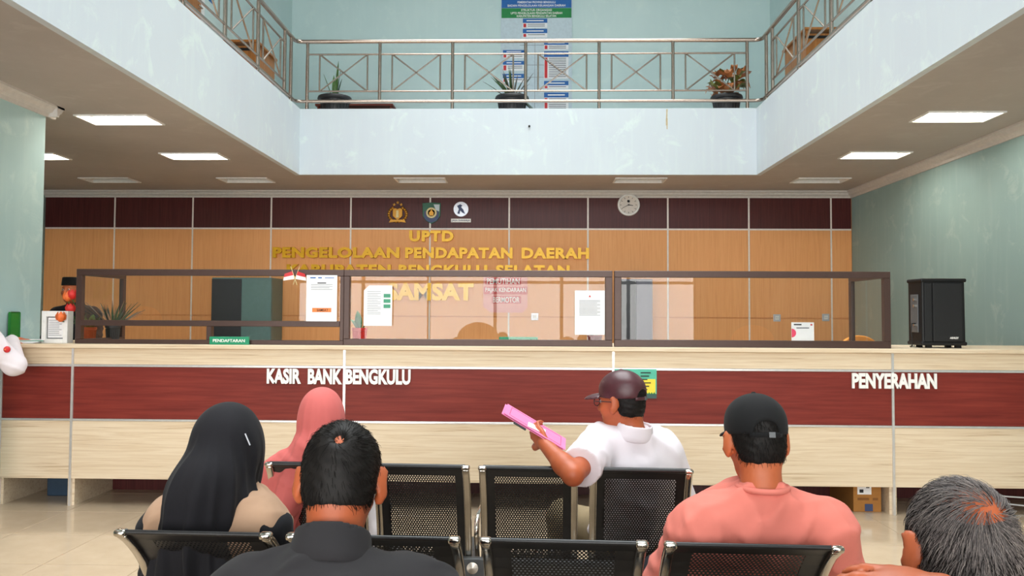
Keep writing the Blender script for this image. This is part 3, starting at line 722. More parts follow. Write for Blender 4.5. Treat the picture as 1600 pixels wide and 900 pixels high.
t = empty('payment_stand', 'white acrylic card stand with a pink dot on the counter, right screen', 'card stand', None, (lx(1254, 520, 6.2), 6.2, CZ))
obj('card', MB().box(-.088, .088, -.006, 0, .02, .195), MT['paper'], t); obj('foot', MB().box(-.088, .088, -.03, .05, 0, .02), MT['white'], t, bevel=.003)
obj('pink_dot', MB().prism([(-.088, .075)]+[(-.088+.035*math.sin(math.pi*i/10), .11-.035*math.cos(math.pi*i/10)) for i in range(1, 10)]+[(-.088, .145)], -.0075, -.006), plain('pink_print', (236, 66, 104), .5), t)
ln = MB().box(-.07, -.01, -.0075, -.006, .172, .182).box(-.05, .05, -.0075, -.006, .148, .154); obj('print_lines', ln, MT['darkink'], t); obj('red_mark', MB().box(.06, .075, -.0075, -.006, .17, .182), MT['red'], t)

t = empty('counter_sign', 'green sign reading PENDAFTARAN leaning on the left screen', 'sign', None, (lx(359, 535, 5.97), 5.965, CZ))
obj('plate', MB().box(-.155, .155, -.012, .012, -.002+.002, .062), MT['green_sign'], t, bevel=.005); text('sign_text', 'PENDAFTARAN', -.125, .125, .02, .043, -.012, .003, MT['letter_white'], t)
t = empty('counter_sign', 'low green sign lying behind the middle glass screen', 'sign', None, (lx(810, 530, 6.2), 6.2, CZ))
obj('plate', MB().box(-.155, .155, -.012, .012, 0, .066), MT['green_sign'], t, bevel=.005); obj('backing', MB().box(-.15, .15, .012, .018, .004, .06), MT['white'], t)

t = empty('table_flags', 'pair of small red and white paper flags crossed on the screen frame', 'flag', None, (lx(461, 432, 5.985), 5.985, lz(461, 445, 5.985)))
for s in (-1, 1):
    obj('stick', MB().tube([(-s*.015, 0, 0), (s*.035, 0, .145)], .0025, 6), MT['cream'], t)
    obj('red_stripe', MB().add([(s*.012, -.004, .075), (s*.085, -.009, .058), (s*.08, -.009, .085), (s*.022, -.004, .105), (s*.012, .0, .075), (s*.085, -.006, .058), (s*.08, -.006, .085), (s*.022, 0, .105)], [(0, 1, 2, 3), (4, 5, 6, 7), (0, 1, 5, 4), (1, 2, 6, 5), (2, 3, 7, 6), (3, 0, 4, 7)]), MT['red'], t)
    obj('white_stripe', MB().add([(s*.005, -.004, .045), (s*.09, -.009, .032), (s*.085, -.009, .058), (s*.012, -.004, .075), (s*.005, .0, .045), (s*.09, -.006, .032), (s*.085, -.006, .058), (s*.012, 0, .075)], [(0, 1, 2, 3), (4, 5, 6, 7), (0, 1, 5, 4), (1, 2, 6, 5), (2, 3, 7, 6), (3, 0, 4, 7)]), MT['letter_white'], t)

a, c = onY(65, 538, 6.05), onY(107, 486, 6.05); X = (c[0]-a[0])/2; H = c[2]-CZ
t = empty('document_stand', 'white box frame holding a printed page beside the red flowers', 'document stand', None, ((a[0]+c[0])/2, 6.06, CZ))
for s in (-1, 1): obj('upright', MB().box(s*(X-.018)-.018, s*(X-.018)+.018, -.02, .06, 0, H), MT['white'], t, bevel=.003)
obj('top_bar', MB().box(-X+.036, X-.036, -.02, .06, H-.045, H), MT['white'], t, bevel=.003); obj('bottom_bar', MB().box(-X+.036, X-.036, -.02, .06, 0, .035), MT['white'], t, bevel=.003)
obj('inner_border', MB().box(-X+.036, X-.036, .0, .006, .035, H-.045), MT['grey_steel'], t); obj('page', MB().box(-X+.044, X-.044, -.003, .0, .043, H-.053), MT['paper'], t); ln = MB()
for i in range(9): ln.box(-X+.05, X-.055-(.02 if i % 3 else 0), -.0045, -.003, .06+i*.015, .064+i*.015)
obj('print_lines', ln, MT['ink'], t)
t = empty('flower_vase', 'red and orange artificial tulips in a slim vase beside the left screen', 'flowers', None, (lx(112, 530, 6.12), 6.22, CZ))
obj('vase', MB().lathe([(.025, 0), (.03, .03), (.022, .09), (.018, .12), (.022, .13)], (0, 0, 0), 16), plain('clear_vase', (190, 170, 160), .2), t, smooth=.8)
def tulip(px, py, m, Y=6.15):
    q = onY(px, py, Y); o = (q[0]-t.location[0], Y-t.location[1], q[2]-CZ)
    obj('stem', MB().tube([(0, 0, .1), (o[0]*.4, -.01, .1+(o[2]-.1)*.5), (o[0], o[1], o[2]-.03)], .004, 6), MT['leaf'], t)
    pet = MB()
    for k in range(6):
        a = k*math.pi/3; c, s = math.cos(a), math.sin(a); tx, ty = -s, c; vs = []; rr = [.006, .028, .032, .022]; hh = [-.035, -.015, .015, .045]; ww = [.006, .02, .022, .004]
        for r_, h_, w_ in zip(rr, hh, ww): vs += [(o[0]+c*r_-tx*w_, o[1]+s*r_-ty*w_, o[2]+h_), (o[0]+c*r_*1.12, o[1]+s*r_*1.12, o[2]+h_), (o[0]+c*r_+tx*w_, o[1]+s*r_+ty*w_, o[2]+h_)]
        pet.add(vs, [(3*i+j, 3*i+j+1, 3*i+j+4, 3*i+j+3) for i in range(3) for j in range(2)])
    obj('flower_head', pet, m, t, smooth=1.5)
MT['tulip_red'] = plain('red_petal', (216, 36, 30), .5, 0, .15, 20); MT['tulip_orange'] = plain('orange_petal', (236, 110, 44), .5, 0, .3, 20)
tulip(106, 464, MT['tulip_orange']); tulip(113, 461, MT['tulip_red']); tulip(110, 483, MT['tulip_red']); tulip(95, 496, MT['tulip_orange'], 6.0)
for i in range(4):
    obj('leaf', leaf(arc(.8+i*1.5, .03, .14, .0, .1), .014), MT['leaf'], t, smooth=1.2)
t = empty('paper_stack', 'thin stack of loose papers beside the document stand', 'papers', None, (lx(48, 537, 6.08), 6.08, CZ))
for i in range(5): obj('page', MB().obox((.01*(i % 2), .006*i, .004+.005*i), (.10*math.cos(.1*i), .10*math.sin(.1*i), 0), (-.13*math.sin(.1*i), .13*math.cos(.1*i), 0), (0, 0, .0022)), MT['paper'] if i != 3 else MT['green_sign'], t)
a, c = onY(-30, 530, 5.985), onY(16, 487, 5.985)
t = empty('green_box_file', 'green box file standing on the counter by the left pier', 'box file', None, (0, 6.045, CZ)); X = (c[0]+4.115)/2
t.location.x = c[0]-X
obj('body', MB().box(-X, X, -.06, .06, 0, c[2]-CZ), plain('green_plastic', (36, 128, 48), .4), t, bevel=.015, seg=3); obj('page_block', MB().box(-X+.006, X-.012, -.05, .05, c[2]-CZ-.001, c[2]-CZ+.001), MT['paper'], t)

# plants and things behind the glass
def plantb(label, loc, r, h, leaves, lm, pm): return plant('potted_plant', label, 'plant', loc, r, h, leaves, lm, pm)
MT['red_pot'] = plain('red_pot', (188, 32, 30), .4); MT['terracotta'] = plain('orange_pot', (210, 84, 44), .5)
p = onY(561, 530, 6.3)
plantb('broad leaved green plant in a red pot behind the middle screen', (p[0], 6.32, CZ), .062, .13, [([(-.01-.02*k*q, .0+.03*(k-1)*q, .11+.17*q-.05*q*q*k) for q in (0, .2, .4, .6, .8, 1)], .032) for k in (.2, 1, 2)]+[(arc(2.6, .09, .14, .05, .11), .026), (arc(.4, .05, .1, .03, .11), .02)], [MT['leaf'], plain('deep_green_leaf', (30, 110, 60), .4, 0, .3, 20)], MT['red_pot'])
p = onY(930, 530, 6.3)
plantb('small leafy plant in a dark red pot behind the typed letter', (p[0], 6.34, CZ), .06, .08, [(arc(3.0+.3*k, .12, .10+.04*k, .03, .07), .018) for k in range(4)]+[(arc(.8, .05, .12, .02, .07), .018)], MT['leaf'], plain('wine_pot', (112, 24, 34), .4))
p = onY(171, 533, 6.45); L = []
for i in range(34):
    a = random.uniform(0, 6.28); o = random.uniform(.05, .24); L.append((arc(a, o, random.uniform(.12, .24), .06*o, .12, 5), .009))
plantb('spiky grey leaved plant in a black pot behind the left screen', (p[0], 6.5, CZ), .06, .14, L, [MT['leaf_grey'], MT['leaf_dark'], plain('pinkish_leaf', (150, 116, 92), .5)], MT['pot'])
p = onY(134, 530, 6.5)
plantb('leafy plant in an orange pot in the corner of the left screen', (p[0]+.02, 6.52, CZ), .055, .12, [(arc(k*.9, .07, .12+.02*(k % 3), .03, .1), .028) for k in range(8)], MT['leaf'], MT['terracotta'])
# staff chairs: rounded orange back peeping over the counter
def staff_chair(x, y, top, label):
    t = empty('office_chair', label, 'chair', 'office chairs behind the counter', (x, y, 0)); o = plain('orange_upholstery', (226, 142, 48), .6)
    obj('backrest', MB().prism([(-.2*math.cos(math.pi*i/16)*1.05, top-.2+.2*math.sin(math.pi*i/16)) for i in range(17)]+[(.2, top-.5), (-.2, top-.5)], -.22, -.16), o, t, bevel=.012)
    obj('seat', MB().box(-.23, .23, -.2, .25, .62, .70), o, t, bevel=.03); obj('back_bar', MB().tube([(0, -.15, top-.4), (0, -.13, .62), (0, 0, .6)], .018, 8), MT['black_plastic'], t); obj('gas_column', MB().tube([(0, 0, .08), (0, 0, .62)], .025, 12), MT['black_plastic'], t)
    for k in range(5):
        a = k*2*math.pi/5; f = obj('leg', MB().tube([(0, 0, .1), (.28*math.cos(a), .28*math.sin(a), .07)], .018, 8), MT['black_plastic'], t); obj('castor', MB().ell((.28*math.cos(a), .28*math.sin(a), .03), (.03, .03, .03), 10, 6), MT['black_plastic'], f)
p = onY(1344, 524, 7.15); staff_chair(p[0], 7.37, float(p[2]), 'orange backed office chair at the right end behind the screen')

# things under the counter
p = onZ(1371, 802, 0)
t = empty('cardboard_box', 'brown cardboard box with white label under the counter', 'box', None, (2.56, 6.02, 0))
obj('carton', MB().box(-.105, .105, -.0, .52, 0, .33), MT['carton'], t, bevel=.003); obj('shipping_label', MB().box(-.075, .03, -.002, 0, .132, .262), MT['paper'], t)
obj('dark_mark', MB().box(-.02, .04, -.002, 0, .006, .06), MT['navy'], t); obj('box_print', MB().box(-.075, .012, -.001, 0, .088, .106).box(.04, .08, -.001, 0, .088, .106), plain('box_ink', (134, 86, 40), .8), t)
ln = MB().box(-.065, -.02, -.003, -.002, .25, .258).box(-.065, .0, -.003, -.002, .235, .24).box(-.06, -.03, -.003, -.002, .145, .17).box(-.01, .015, -.003, -.002, .18, .195).box(-.065, -.02, -.003, -.002, .19, .197); obj('label_print', ln, MT['darkink'], t)
obj('tape', MB().box(-.02, .02, -.003, .522, .329, .332), plain('clear_tape', (190, 142, 84), .3), t)
t = empty('storage_box', 'dark blue storage box in the shade under the left counter end', 'box', None, (-3.78, 6.35, 0))
obj('body', MB().box(-.15, .15, -.12, .15, 0, .26), plain('blue_box_plastic', (40, 62, 84), .5), t, bevel=.01); obj('lid', MB().box(-.16, .16, -.13, .16, .26, .29), plain('blue_lid', (46, 70, 92), .5), t, bevel=.006)
tag(obj('floor_cable', MB().tube([(3.25, 6.1, .16), (3.4, 6.15, .14), (3.65, 6.1, .11), (3.9, 6.08, .10)], .006, 6).tube([(3.35, 6.2, .03), (3.6, 6.15, .05), (3.9, 6.1, .03), (4.2, 6.1, .007)], .006, 6), MT['white'], smooth=1), 'white cables hanging loose under the right counter end', 'cable')

# small poster stuck to the counter band
a, c = onY(960, 622, CY-.006), onY(1026, 577, CY-.006); X, Z = c[0]-a[0], c[2]-a[2]
t = empty('counter_poster', 'small teal and yellow poster with red shape beside the maroon cap', 'poster', None, (a[0], CY-.006, a[2]))
obj('sheet', MB().box(0, X, 0, .005, 0, Z), plain('teal_print', (82, 186, 158), .5), t)
obj('yellow_area', MB().box(.55*X, .97*X, -.002, 0, .16*Z, .66*Z), plain('yellow_print', (246, 220, 60), .5), t)
obj('base_band', MB().box(0, X, -.002, 0, .0, .15*Z), plain('slate_print', (52, 88, 84), .5), t)
obj('red_shape', MB().prism([(.1*X+.38*X*(.5+.5*math.cos(q)), .2*Z+.76*Z*(.5+.5*math.sin(q))) for q in [i*math.pi/10 for i in range(20)]], -.003, 0), plain('coral_print', (236, 92, 84), .5), t)
ln = MB()
for i in range(6): ln.box(.62*X, (.86-.04*(i % 3))*X, -.004, -.002, (.86-i*.115)*Z, (.895-i*.115)*Z)
obj('print_lines', ln, MT['darkink'], t)
gr = MB()
for i in range(7): gr.prism([(.55*X+i*.06*X, .15*Z), (.61*X+i*.06*X, .15*Z), (.58*X+i*.06*X, .22*Z)], -.0035, -.002)
obj('grass_print', gr, MT['green'], t)

# ------------------------------------------------------------------ waiting benches
def profile_at(pr, s):
    d = [0]
    for a, c in zip(pr, pr[1:]): d.append(d[-1]+math.hypot(c[0]-a[0], c[1]-a[1]))
    s = min(max(s, 0), d[-1])
    for i in range(len(pr)-1):
        if s <= d[i+1]+1e-9:
            q = (s-d[i])/(d[i+1]-d[i]); a, c = pr[i], pr[i+1]; L = d[i+1]-d[i]
            return (a[0]+(c[0]-a[0])*q, a[1]+(c[1]-a[1])*q), ((c[1]-a[1])/L, -(c[0]-a[0])/L)
    return pr[-1], (0, 1)
def plen(pr): return sum(math.hypot(c[0]-a[0], c[1]-a[1]) for a, c in zip(pr, pr[1:]))
def strip(mb, pr, u0, u1, s0, s1, th, off=0, n=10):
    vs = []
    for i in range(n+1):
        (v, z), (nv, nz) = profile_at(pr, s0+(s1-s0)*i/n)
        for u, t in ((u0, off), (u1, off), (u1, off+th), (u0, off+th)): vs.append((u, v+nv*t, z+nz*t))
    fs = [(0, 1, 2, 3), (4*n+3, 4*n+2, 4*n+1, 4*n)]
    for i in range(n):
        a = 4*i; fs += [(a+k, a+4+k, a+4+(k+1) % 4, a+(k+1) % 4) for k in range(4)]
    return mb.add(vs, fs)
def perforated(pr, u0, u1, s0, s1, pitch, hole):
    """steel sheet with a hexagonal field of real holes"""
    mb = MB(); vs = []; fs = []; R = pitch/math.sqrt(3); dy = pitch*math.sqrt(3)/2; j = 0; s = s0
    cache = {}
    while s <= s1:
        u = u0+(pitch/2 if j % 2 else 0)
        while u <= u1:
            o = []
            for rad in (R, hole):
                for k in range(6):
                    a = math.pi/6+k*math.pi/3; uu, ss = u+rad*math.cos(a), s+rad*math.sin(a)
                    key = (round(uu, 5), round(ss, 5))
                    if key not in cache:
                        (v, z), _ = profile_at(pr, ss); cache[key] = len(vs); vs.append((uu, v, z))
                    o.append(cache[key])
            fs += [(o[k], o[(k+1) % 6], o[6+(k+1) % 6], o[6+k]) for k in range(6)]
            u += pitch
        s += dy; j += 1
    return mb.add(vs, fs)
# profiles run from the seat up to the top: (v = distance from the top edge, away from the viewer; z)
PA = [(.13, .42), (.125, .50), (.105, .60), (.07, .72), (.03, .81), (0, .862)]
PBk = [(.24, .42), (.235, .50), (.21, .60), (.17, .70), (.11, .79), (.05, .85), (0, .885)]
SEAT = [(.0, 0), (.08, -.012), (.25, -.015), (.38, .005), (.43, -.005), (.455, -.035)]
def seat_meshes(kind, wd):
    pr = PA if kind == 'A' else PBk; L = plen(pr); w_ = wd/2; D = {}
    fw = .030 if kind == 'A' else .028; bd = .032 if kind == 'A' else .05; top = .045 if kind == 'A' else .055
    b = MB(); strip(b, pr, -w_+fw, -w_+fw+bd, .0, L, .004); strip(b, pr, w_-fw-bd, w_-fw, .0, L, .004)
    strip(b, pr, -w_+fw+bd, w_-fw-bd, L-top, L, .004); strip(b, pr, -w_+fw+bd, w_-fw-bd, 0, .05, .004)
    D['backrest'] = b.mesh('backrest'); D['backrest'].materials.append(MT['black_steel'])
    p = perforated(pr, -w_+fw+bd-.004, w_-fw-bd+.004, .045, L-top+.004, .0108 if kind == 'A' else .0115, .0031 if kind == 'A' else .0033)
    D['perforated_sheet'] = p.mesh('perforated_sheet'); D['perforated_sheet'].materials.append(MT['black_steel'])
    for s, k in ((-1, 'L'), (1, 'R')):
        u0, u1 = (-w_, -w_+fw) if s < 0 else (w_-fw, w_)
        f = MB(); strip(f, pr, u0, u1, 0, L-.004, .022, -.012, 14)
        D['side_frame'+k] = f.mesh('side_frame', .006, 2, .8); D['side_frame'+k].materials.append(MT['chrome'])
        (v, z), _ = profile_at(pr, L)
        c = MB(); c.box(u0-.003, u1+.003, v-.014, v+.015, z-.010, z+.010); D['cap'+k] = c.mesh('end_cap', .008, 3, .8); D['cap'+k].materials.append(MT['chrome'])
        c = MB(); (v, z), _ = profile_at(pr, .03); c.box((u0+u1)/2-.012, (u0+u1)/2+.012, v-.03, v-.01, z-.014, z+.014); D['bolt'+k] = c.mesh('bolt', .004); D['bolt'+k].materials.append(MT['black_steel'])
    tb = MB(); (v, z), _ = profile_at(pr, L); tb.tube([(-w_+fw*.6, v, z+.002), (w_-fw*.6, v, z+.002)], .011 if kind == 'A' else .007, 10)
    D['top_roll'] = tb.mesh('top_roll', 0, 2, .8); D['top_roll'].materials.append(MT['black_steel'])
    sp = [(pr[0][0]-.005+a, .435+h) for a, h in SEAT]; SL = plen(sp)
    b = MB(); strip(b, sp, -w_+.004, -w_+.05, 0, SL, .004); strip(b, sp, w_-.05, w_-.004, 0, SL, .004); strip(b, sp, -w_+.05, w_-.05, SL-.08, SL, .004); strip(b, sp, -w_+.05, w_-.05, 0, .05, .004)
    D['seat'] = b.mesh('seat'); D['seat'].materials.append(MT['black_steel'])
    p = perforated(sp, -w_+.046, w_-.046, .046, SL-.076, .014, .0045); D['seat_sheet'] = p.mesh('seat_sheet'); D['seat_sheet'].materials.append(MT['black_steel'])
    return D
def bench(kind, label, pts, arms, badge=None):
    """pts: (left, right) x of each seat's top edge; the bench line is y = y0 + slope * x"""
    xs, (y0, sl) = pts
    ang = math.atan(sl); t = empty('waiting_bench', label, 'bench', 'steel waiting benches', (0, y0, 0), ang)
    for a, c in xs:
        key = (kind, round(c-a, 3))
        if key not in CACHE: CACHE[key] = seat_meshes(kind, c-a)
        D = CACHE[key]; cx_ = (a+c)/2
        bk = mobj('backrest', D['backrest'], None, t); bk.location = (cx_, 0, 0)
        mobj('perforated_sheet', D['perforated_sheet'], None, bk); mobj('top_roll', D['top_roll'], None, bk)
        for k in 'LR': mobj('side_frame', D['side_frame'+k], None, bk); mobj('end_cap', D['cap'+k], None, bk); mobj('bolt', D['bolt'+k], None, bk)
        st = mobj('seat', D['seat'], None, t); st.location = (cx_, 0, 0); mobj('perforated_sheet', D['seat_sheet'], None, st)
    v0 = (PA if kind == 'A' else PBk)[0][0]; x0, x1 = xs[0][0], xs[-1][1]
    obj('beam', MB().box(x0+.03, x1-.03, v0+.1, v0+.17, .335, .40), MT['grey_steel'], t, bevel=.005)
    bm_ = obj('rear_beam', MB().box(x0+.03, x1-.03, v0-.055, v0-.02, .40, .475), MT['grey_steel'], t, bevel=.005)
    if badge is not None: obj('badge', MB().lathe([(.001, v0-.062), (.024, v0-.061), (.026, v0-.055)], (badge, 0, .437), 20, 'y'), MT['chrome'], bm_).scale = (1, 1, 1)
    for x in (x0+.25, x1-.25):
        obj('leg', MB().tube([(x, v0+.13, .34), (x, v0+.13, .09)], .028, 12), MT['chrome'], t, smooth=.9)
        ft = obj('foot', MB().tube([(x, v0-.14, .02), (x, v0-.02, .05), (x, v0+.13, .09), (x, v0+.3, .05), (x, v0+.42, .02)], .022, 10), MT['chrome'], t, smooth=.9)
        for v in (v0-.14, v0+.42): obj('foot_pad', MB().lathe([(.025, 0), (.025, .016), (.015, .02)], (x, v, 0), 12), MT['black_plastic'], ft)
    for x in arms:
        obj('armrest', MB().tube([(x, v0+.05, .42), (x, v0-.01, .55), (x, v0, .605), (x, v0+.05, .625), (x, v0+.3, .625), (x, v0+.35, .60), (x, v0+.36, .52), (x, v0+.34, .42)], .011, 8), MT['chrome'], t, smooth=1)
    return t
CACHE = {}
r2 = [(-1.098, -.69), (-.655, -.253), (-.214, .188), (.235, .643)]
bench('A', 'far row of black perforated steel seats nearest the counter', (r2, (3.15, -.038)), [-.235], -.245)
r1 = [(-1.13, -.70), (-.655, -.19), (-.135, .303), (.349, .80)]
bench('B', 'middle row of black perforated steel seats with chrome sides', (r1, (2.06, -.035)), [], None)
r0 = [(-1.14, -.68), (-.64, -.18), (-.12, .34), (.39, .85)]
bench('B', 'nearest row of black perforated steel seats below the picture edge', (r0, (.92, -.0)), [], None)

# ------------------------------------------------------------------ people: smooth implicit bodies
class Field:
    """a distance grid; shapes are blended in, then skinned as one continuous surface"""
    def __init__(s, lo, hi, h):
        s.h = h; s.lo = np.array(lo, float); n = np.ceil((np.array(hi, float)-s.lo)/h).astype(int)+1
        s.ax = [s.lo[i]+h*np.arange(n[i]) for i in range(3)]; s.f = np.full(tuple(n), .12, np.float32)
    def _sub(s, lo, hi):
        sl = []
        for i in range(3):
            a = max(0, int((lo[i]-s.lo[i])/s.h)); b = min(len(s.ax[i]), int((hi[i]-s.lo[i])/s.h)+2)
            if b <= a: return None, None
            sl.append(slice(a, b))
        g = np.meshgrid(*[s.ax[i][sl[i]] for i in range(3)], indexing='ij', sparse=True)
        return tuple(sl), g
    def put(s, d, sl, k, op):
        a = s.f[sl]
        if op == 'cut': d = -d; h = np.maximum(k-np.abs(a-d), 0)/k; s.f[sl] = np.maximum(a, d)+h*h*k*.25
        else: h = np.maximum(k-np.abs(a-d), 0)/k; s.f[sl] = np.minimum(a, d)-h*h*k*.25
    def cap(s, a, b, ra, rb, k=.03, op='add', flat=None, end=False, m=.07):
        a, b = np.array(a, float), np.array(b, float); r = max(ra, rb)+m
        sl, g = s._sub(np.minimum(a, b)-r, np.maximum(a, b)+r)
        if sl is None: return
        ba = b-a; L2 = max(ba@ba, 1e-9); p = [g[i]-a[i] for i in range(3)]
        raw = (p[0]*ba[0]+p[1]*ba[1]+p[2]*ba[2])/L2; t = np.clip(raw, 0, 1)
        d = np.sqrt(sum((p[i]-t*ba[i])**2 for i in range(3)))-(ra+(rb-ra)*t)
        if end: d = np.maximum(d, (raw-1)*math.sqrt(L2))
        s.put(d.astype(np.float32), sl, k, op)
    def ell(s, c, r, R=None, k=.03, op='add', m=.07):
        c = np.array(c, float); r = np.array(r, float); q = max(r)+m; sl, g = s._sub(c-q, c+q)
        if sl is None: return
        p = [g[i]-c[i] for i in range(3)]
        if R is not None: p = [sum(p[j]*R[i][j] for j in range(3)) for i in range(3)]
        k0 = np.sqrt(sum((p[i]/r[i])**2 for i in range(3))); k1 = np.sqrt(sum((p[i]/r[i]**2)**2 for i in range(3)))
        s.put((k0*(k0-1)/np.maximum(k1, 1e-6)).astype(np.float32), sl, k, op)
    def half(s, c, n, k=.006):
        """cut away everything on the side n of the plane through c"""
        n = np.array(n, float); n /= np.linalg.norm(n); g = np.meshgrid(*s.ax, indexing='ij', sparse=True)
        d = sum((g[i]-c[i])*n[i] for i in range(3)).astype(np.float32)
        h = np.maximum(k-np.abs(s.f-d), 0)/k; s.f = np.maximum(s.f, d)+h*h*k*.25
    def ripple(s, fn):
        g = np.meshgrid(*s.ax, indexing='ij', sparse=True); s.f = s.f+fn(*g).astype(np.float32)
    def mesh(s, name):
        f = s.f; ins = f < 0
        c = np.zeros(tuple(n-1 for n in f.shape), np.int8)
        for i in (0, 1):
            for j in (0, 1):
                for k in (0, 1): c += ins[i:f.shape[0]-1+i, j:f.shape[1]-1+j, k:f.shape[2]-1+k]
        act = np.argwhere((c > 0) & (c < 8)); idx = np.full(c.shape, -1, np.int32); idx[tuple(act.T)] = np.arange(len(act))
        acc = np.zeros((len(act), 3)); cnt = np.zeros(len(act)); cor = [(i, j, k) for i in (0, 1) for j in (0, 1) for k in (0, 1)]
        val = {q: f[act[:, 0]+q[0], act[:, 1]+q[1], act[:, 2]+q[2]] for q in cor}
        for q in cor:
            for d in range(3):
                if q[d]: continue
                q2 = list(q); q2[d] = 1; q2 = tuple(q2); a, b = val[q], val[q2]; x = (a < 0) != (b < 0)
                t = a[x]/(a[x]-b[x]); pt = np.tile(np.array(q, float), (x.sum(), 1)); pt[:, d] += t; acc[x] += pt; cnt[x] += 1
        V = s.lo+s.h*(act+acc/cnt[:, None]); F = []
        for d in range(3):
            sa = [slice(None)]*3; sb = [slice(None)]*3; sa[d] = slice(0, -1); sb[d] = slice(1, None)
            A, B = ins[tuple(sa)], ins[tuple(sb)]; e = np.argwhere(A != B); o1, o2 = [q for q in range(3) if q != d]
            ok = (e[:, o1] > 0) & (e[:, o2] > 0) & (e[:, o1] < c.shape[o1]) & (e[:, o2] < c.shape[o2]); e = e[ok]
            def cell(a, b): q = e.copy(); q[:, o1] -= a; q[:, o2] -= b; return idx[q[:, 0], q[:, 1], q[:, 2]]
            quad = np.stack([cell(1, 1), cell(0, 1), cell(0, 0), cell(1, 0)], 1)
            flip = A[tuple(e.T)] if d != 1 else ~A[tuple(e.T)]
            quad[~flip] = quad[~flip][:, ::-1]; F.append(quad)
        F = np.concatenate(F); F = F[(F >= 0).all(1)]
        me = bpy.data.meshes.new(name); me.vertices.add(len(V)); me.vertices.foreach_set('co', V.ravel())
        me.loops.add(F.size); me.loops.foreach_set('vertex_index', F.ravel().astype(np.int32))
        me.polygons.add(len(F)); me.polygons.foreach_set('loop_start', np.arange(0, F.size, 4, dtype=np.int32))
        me.update(calc_edges=True); me.polygons.foreach_set('use_smooth', np.ones(len(F), bool)); me.validate(); return me

def rot(yaw, pitch=0, roll=0):
    """columns: right, forward, up. yaw turns left, pitch looks up, roll leans to the right"""
    return np.array((Matrix.Rotation(yaw, 3, 'Z') @ Matrix.Rotation(pitch, 3, 'X') @ Matrix.Rotation(roll, 3, 'Y')))
def lerp(a, b, t): return np.array(a)*(1-t)+np.array(b)*t

def head_shape(F, H, R, infl=0, ears=True, scale=1.0, face=True):
    g = lambda x, y, z: H+R@(np.array([x, y, z])*scale); i = infl; RT = R.T; S = scale
    F.ell(g(0, -.008, .028), np.array((.075, .094, .090))*S+i, RT, .02)
    F.ell(g(0, .022, -.025), np.array((.062, .070, .092))*S+i, RT, .03)
    F.ell(g(0, .045, -.085), np.array((.042, .045, .036))*S+i, RT, .03)
    F.ell(g(0, -.045, -.03), np.array((.058, .045, .06))*S+i, RT, .03)
    if not face: return
    F.cap(g(-.03, .080, .022), g(.03, .080, .022), .012*S, .012*S, .015)
    F.cap(g(0, .090, .012), g(0, .110, -.030), .008*S, .014*S, .012)
    F.cap(g(-.012, .098, -.034), g(.012, .098, -.034), .008*S, .008*S, .01)
    for s in (-1, 1): F.ell(g(s*.031, .098, .004), np.array((.017, .014, .010))*S, RT, .012, 'cut'); F.ell(g(s*.04, .062, -.03), np.array((.02, .02, .018))*S, RT, .03)
    F.ell(g(0, .088, -.058), np.array((.024, .012, .006))*S, RT, .006); F.ell(g(0, .087, -.068), np.array((.021, .012, .007))*S, RT, .006)
    if ears:
        for s in (-1, 1):
            Re = np.array(R @ np.array(Matrix.Rotation(s*-.6, 3, 'Z')))
            F.ell(g(s*.087, -.010, -.004), np.array((.008, .022, .035))*S, Re.T, .010); F.ell(g(s*.081, .0, -.036), np.array((.008, .011, .013))*S, Re.T, .010)
            F.ell(g(s*.096, .004, .0), np.array((.006, .010, .018))*S, Re.T, .006, 'cut')

def hand_shape(F, wr, dr, up, side, curl=.5, S=1.0, spread=.16):
    """palm and five jointed fingers; dr points along the hand, up is the back of the hand, side +1 puts the thumb on dr x up"""
    dr = np.array(dr, float); dr /= np.linalg.norm(dr); up = np.array(up, float); up -= dr*(up@dr); up /= np.linalg.norm(up); sd = np.cross(dr, up)*side
    pc = wr+dr*.045*S; Rm = np.array([sd, dr, up])
    F.ell(pc, np.array((.040, .050, .017))*S, Rm, .015)
    for k, (off, L, r) in enumerate(((.030, .070, .0088), (.010, .079, .0092), (-.011, .073, .0088), (-.030, .058, .0076))):
        p = wr+dr*(.085-.004*abs(k-1))*S+sd*off*S; d = dr+sd*off*spread*10*.5; d /= np.linalg.norm(d); a = 0
        for j, (q, c) in enumerate(((.46, .55), (.30, 1.0), (.24, .8))):
            a += curl*c; v = d*math.cos(a)-up*math.sin(a); n = p+v*L*q*S; rr = r*(1-.10*j)*S
            F.cap(p-(v*.01 if j == 0 else 0), n, rr, rr*.93, .006); p = n
    p = wr+dr*.022*S+sd*.032*S-up*.004
    for j, (q, c) in enumerate(((.042, .5), (.032, .28), (.026, .15))):
        v = dr*(.62+.18*j)+sd*(.75-.3*j)-up*(.25+curl*.35*j); v /= np.linalg.norm(v); n = p+v*q*S; F.cap(p, n, (.0125-.0015*j)*S, (.0115-.0015*j)*S, .008); p = n

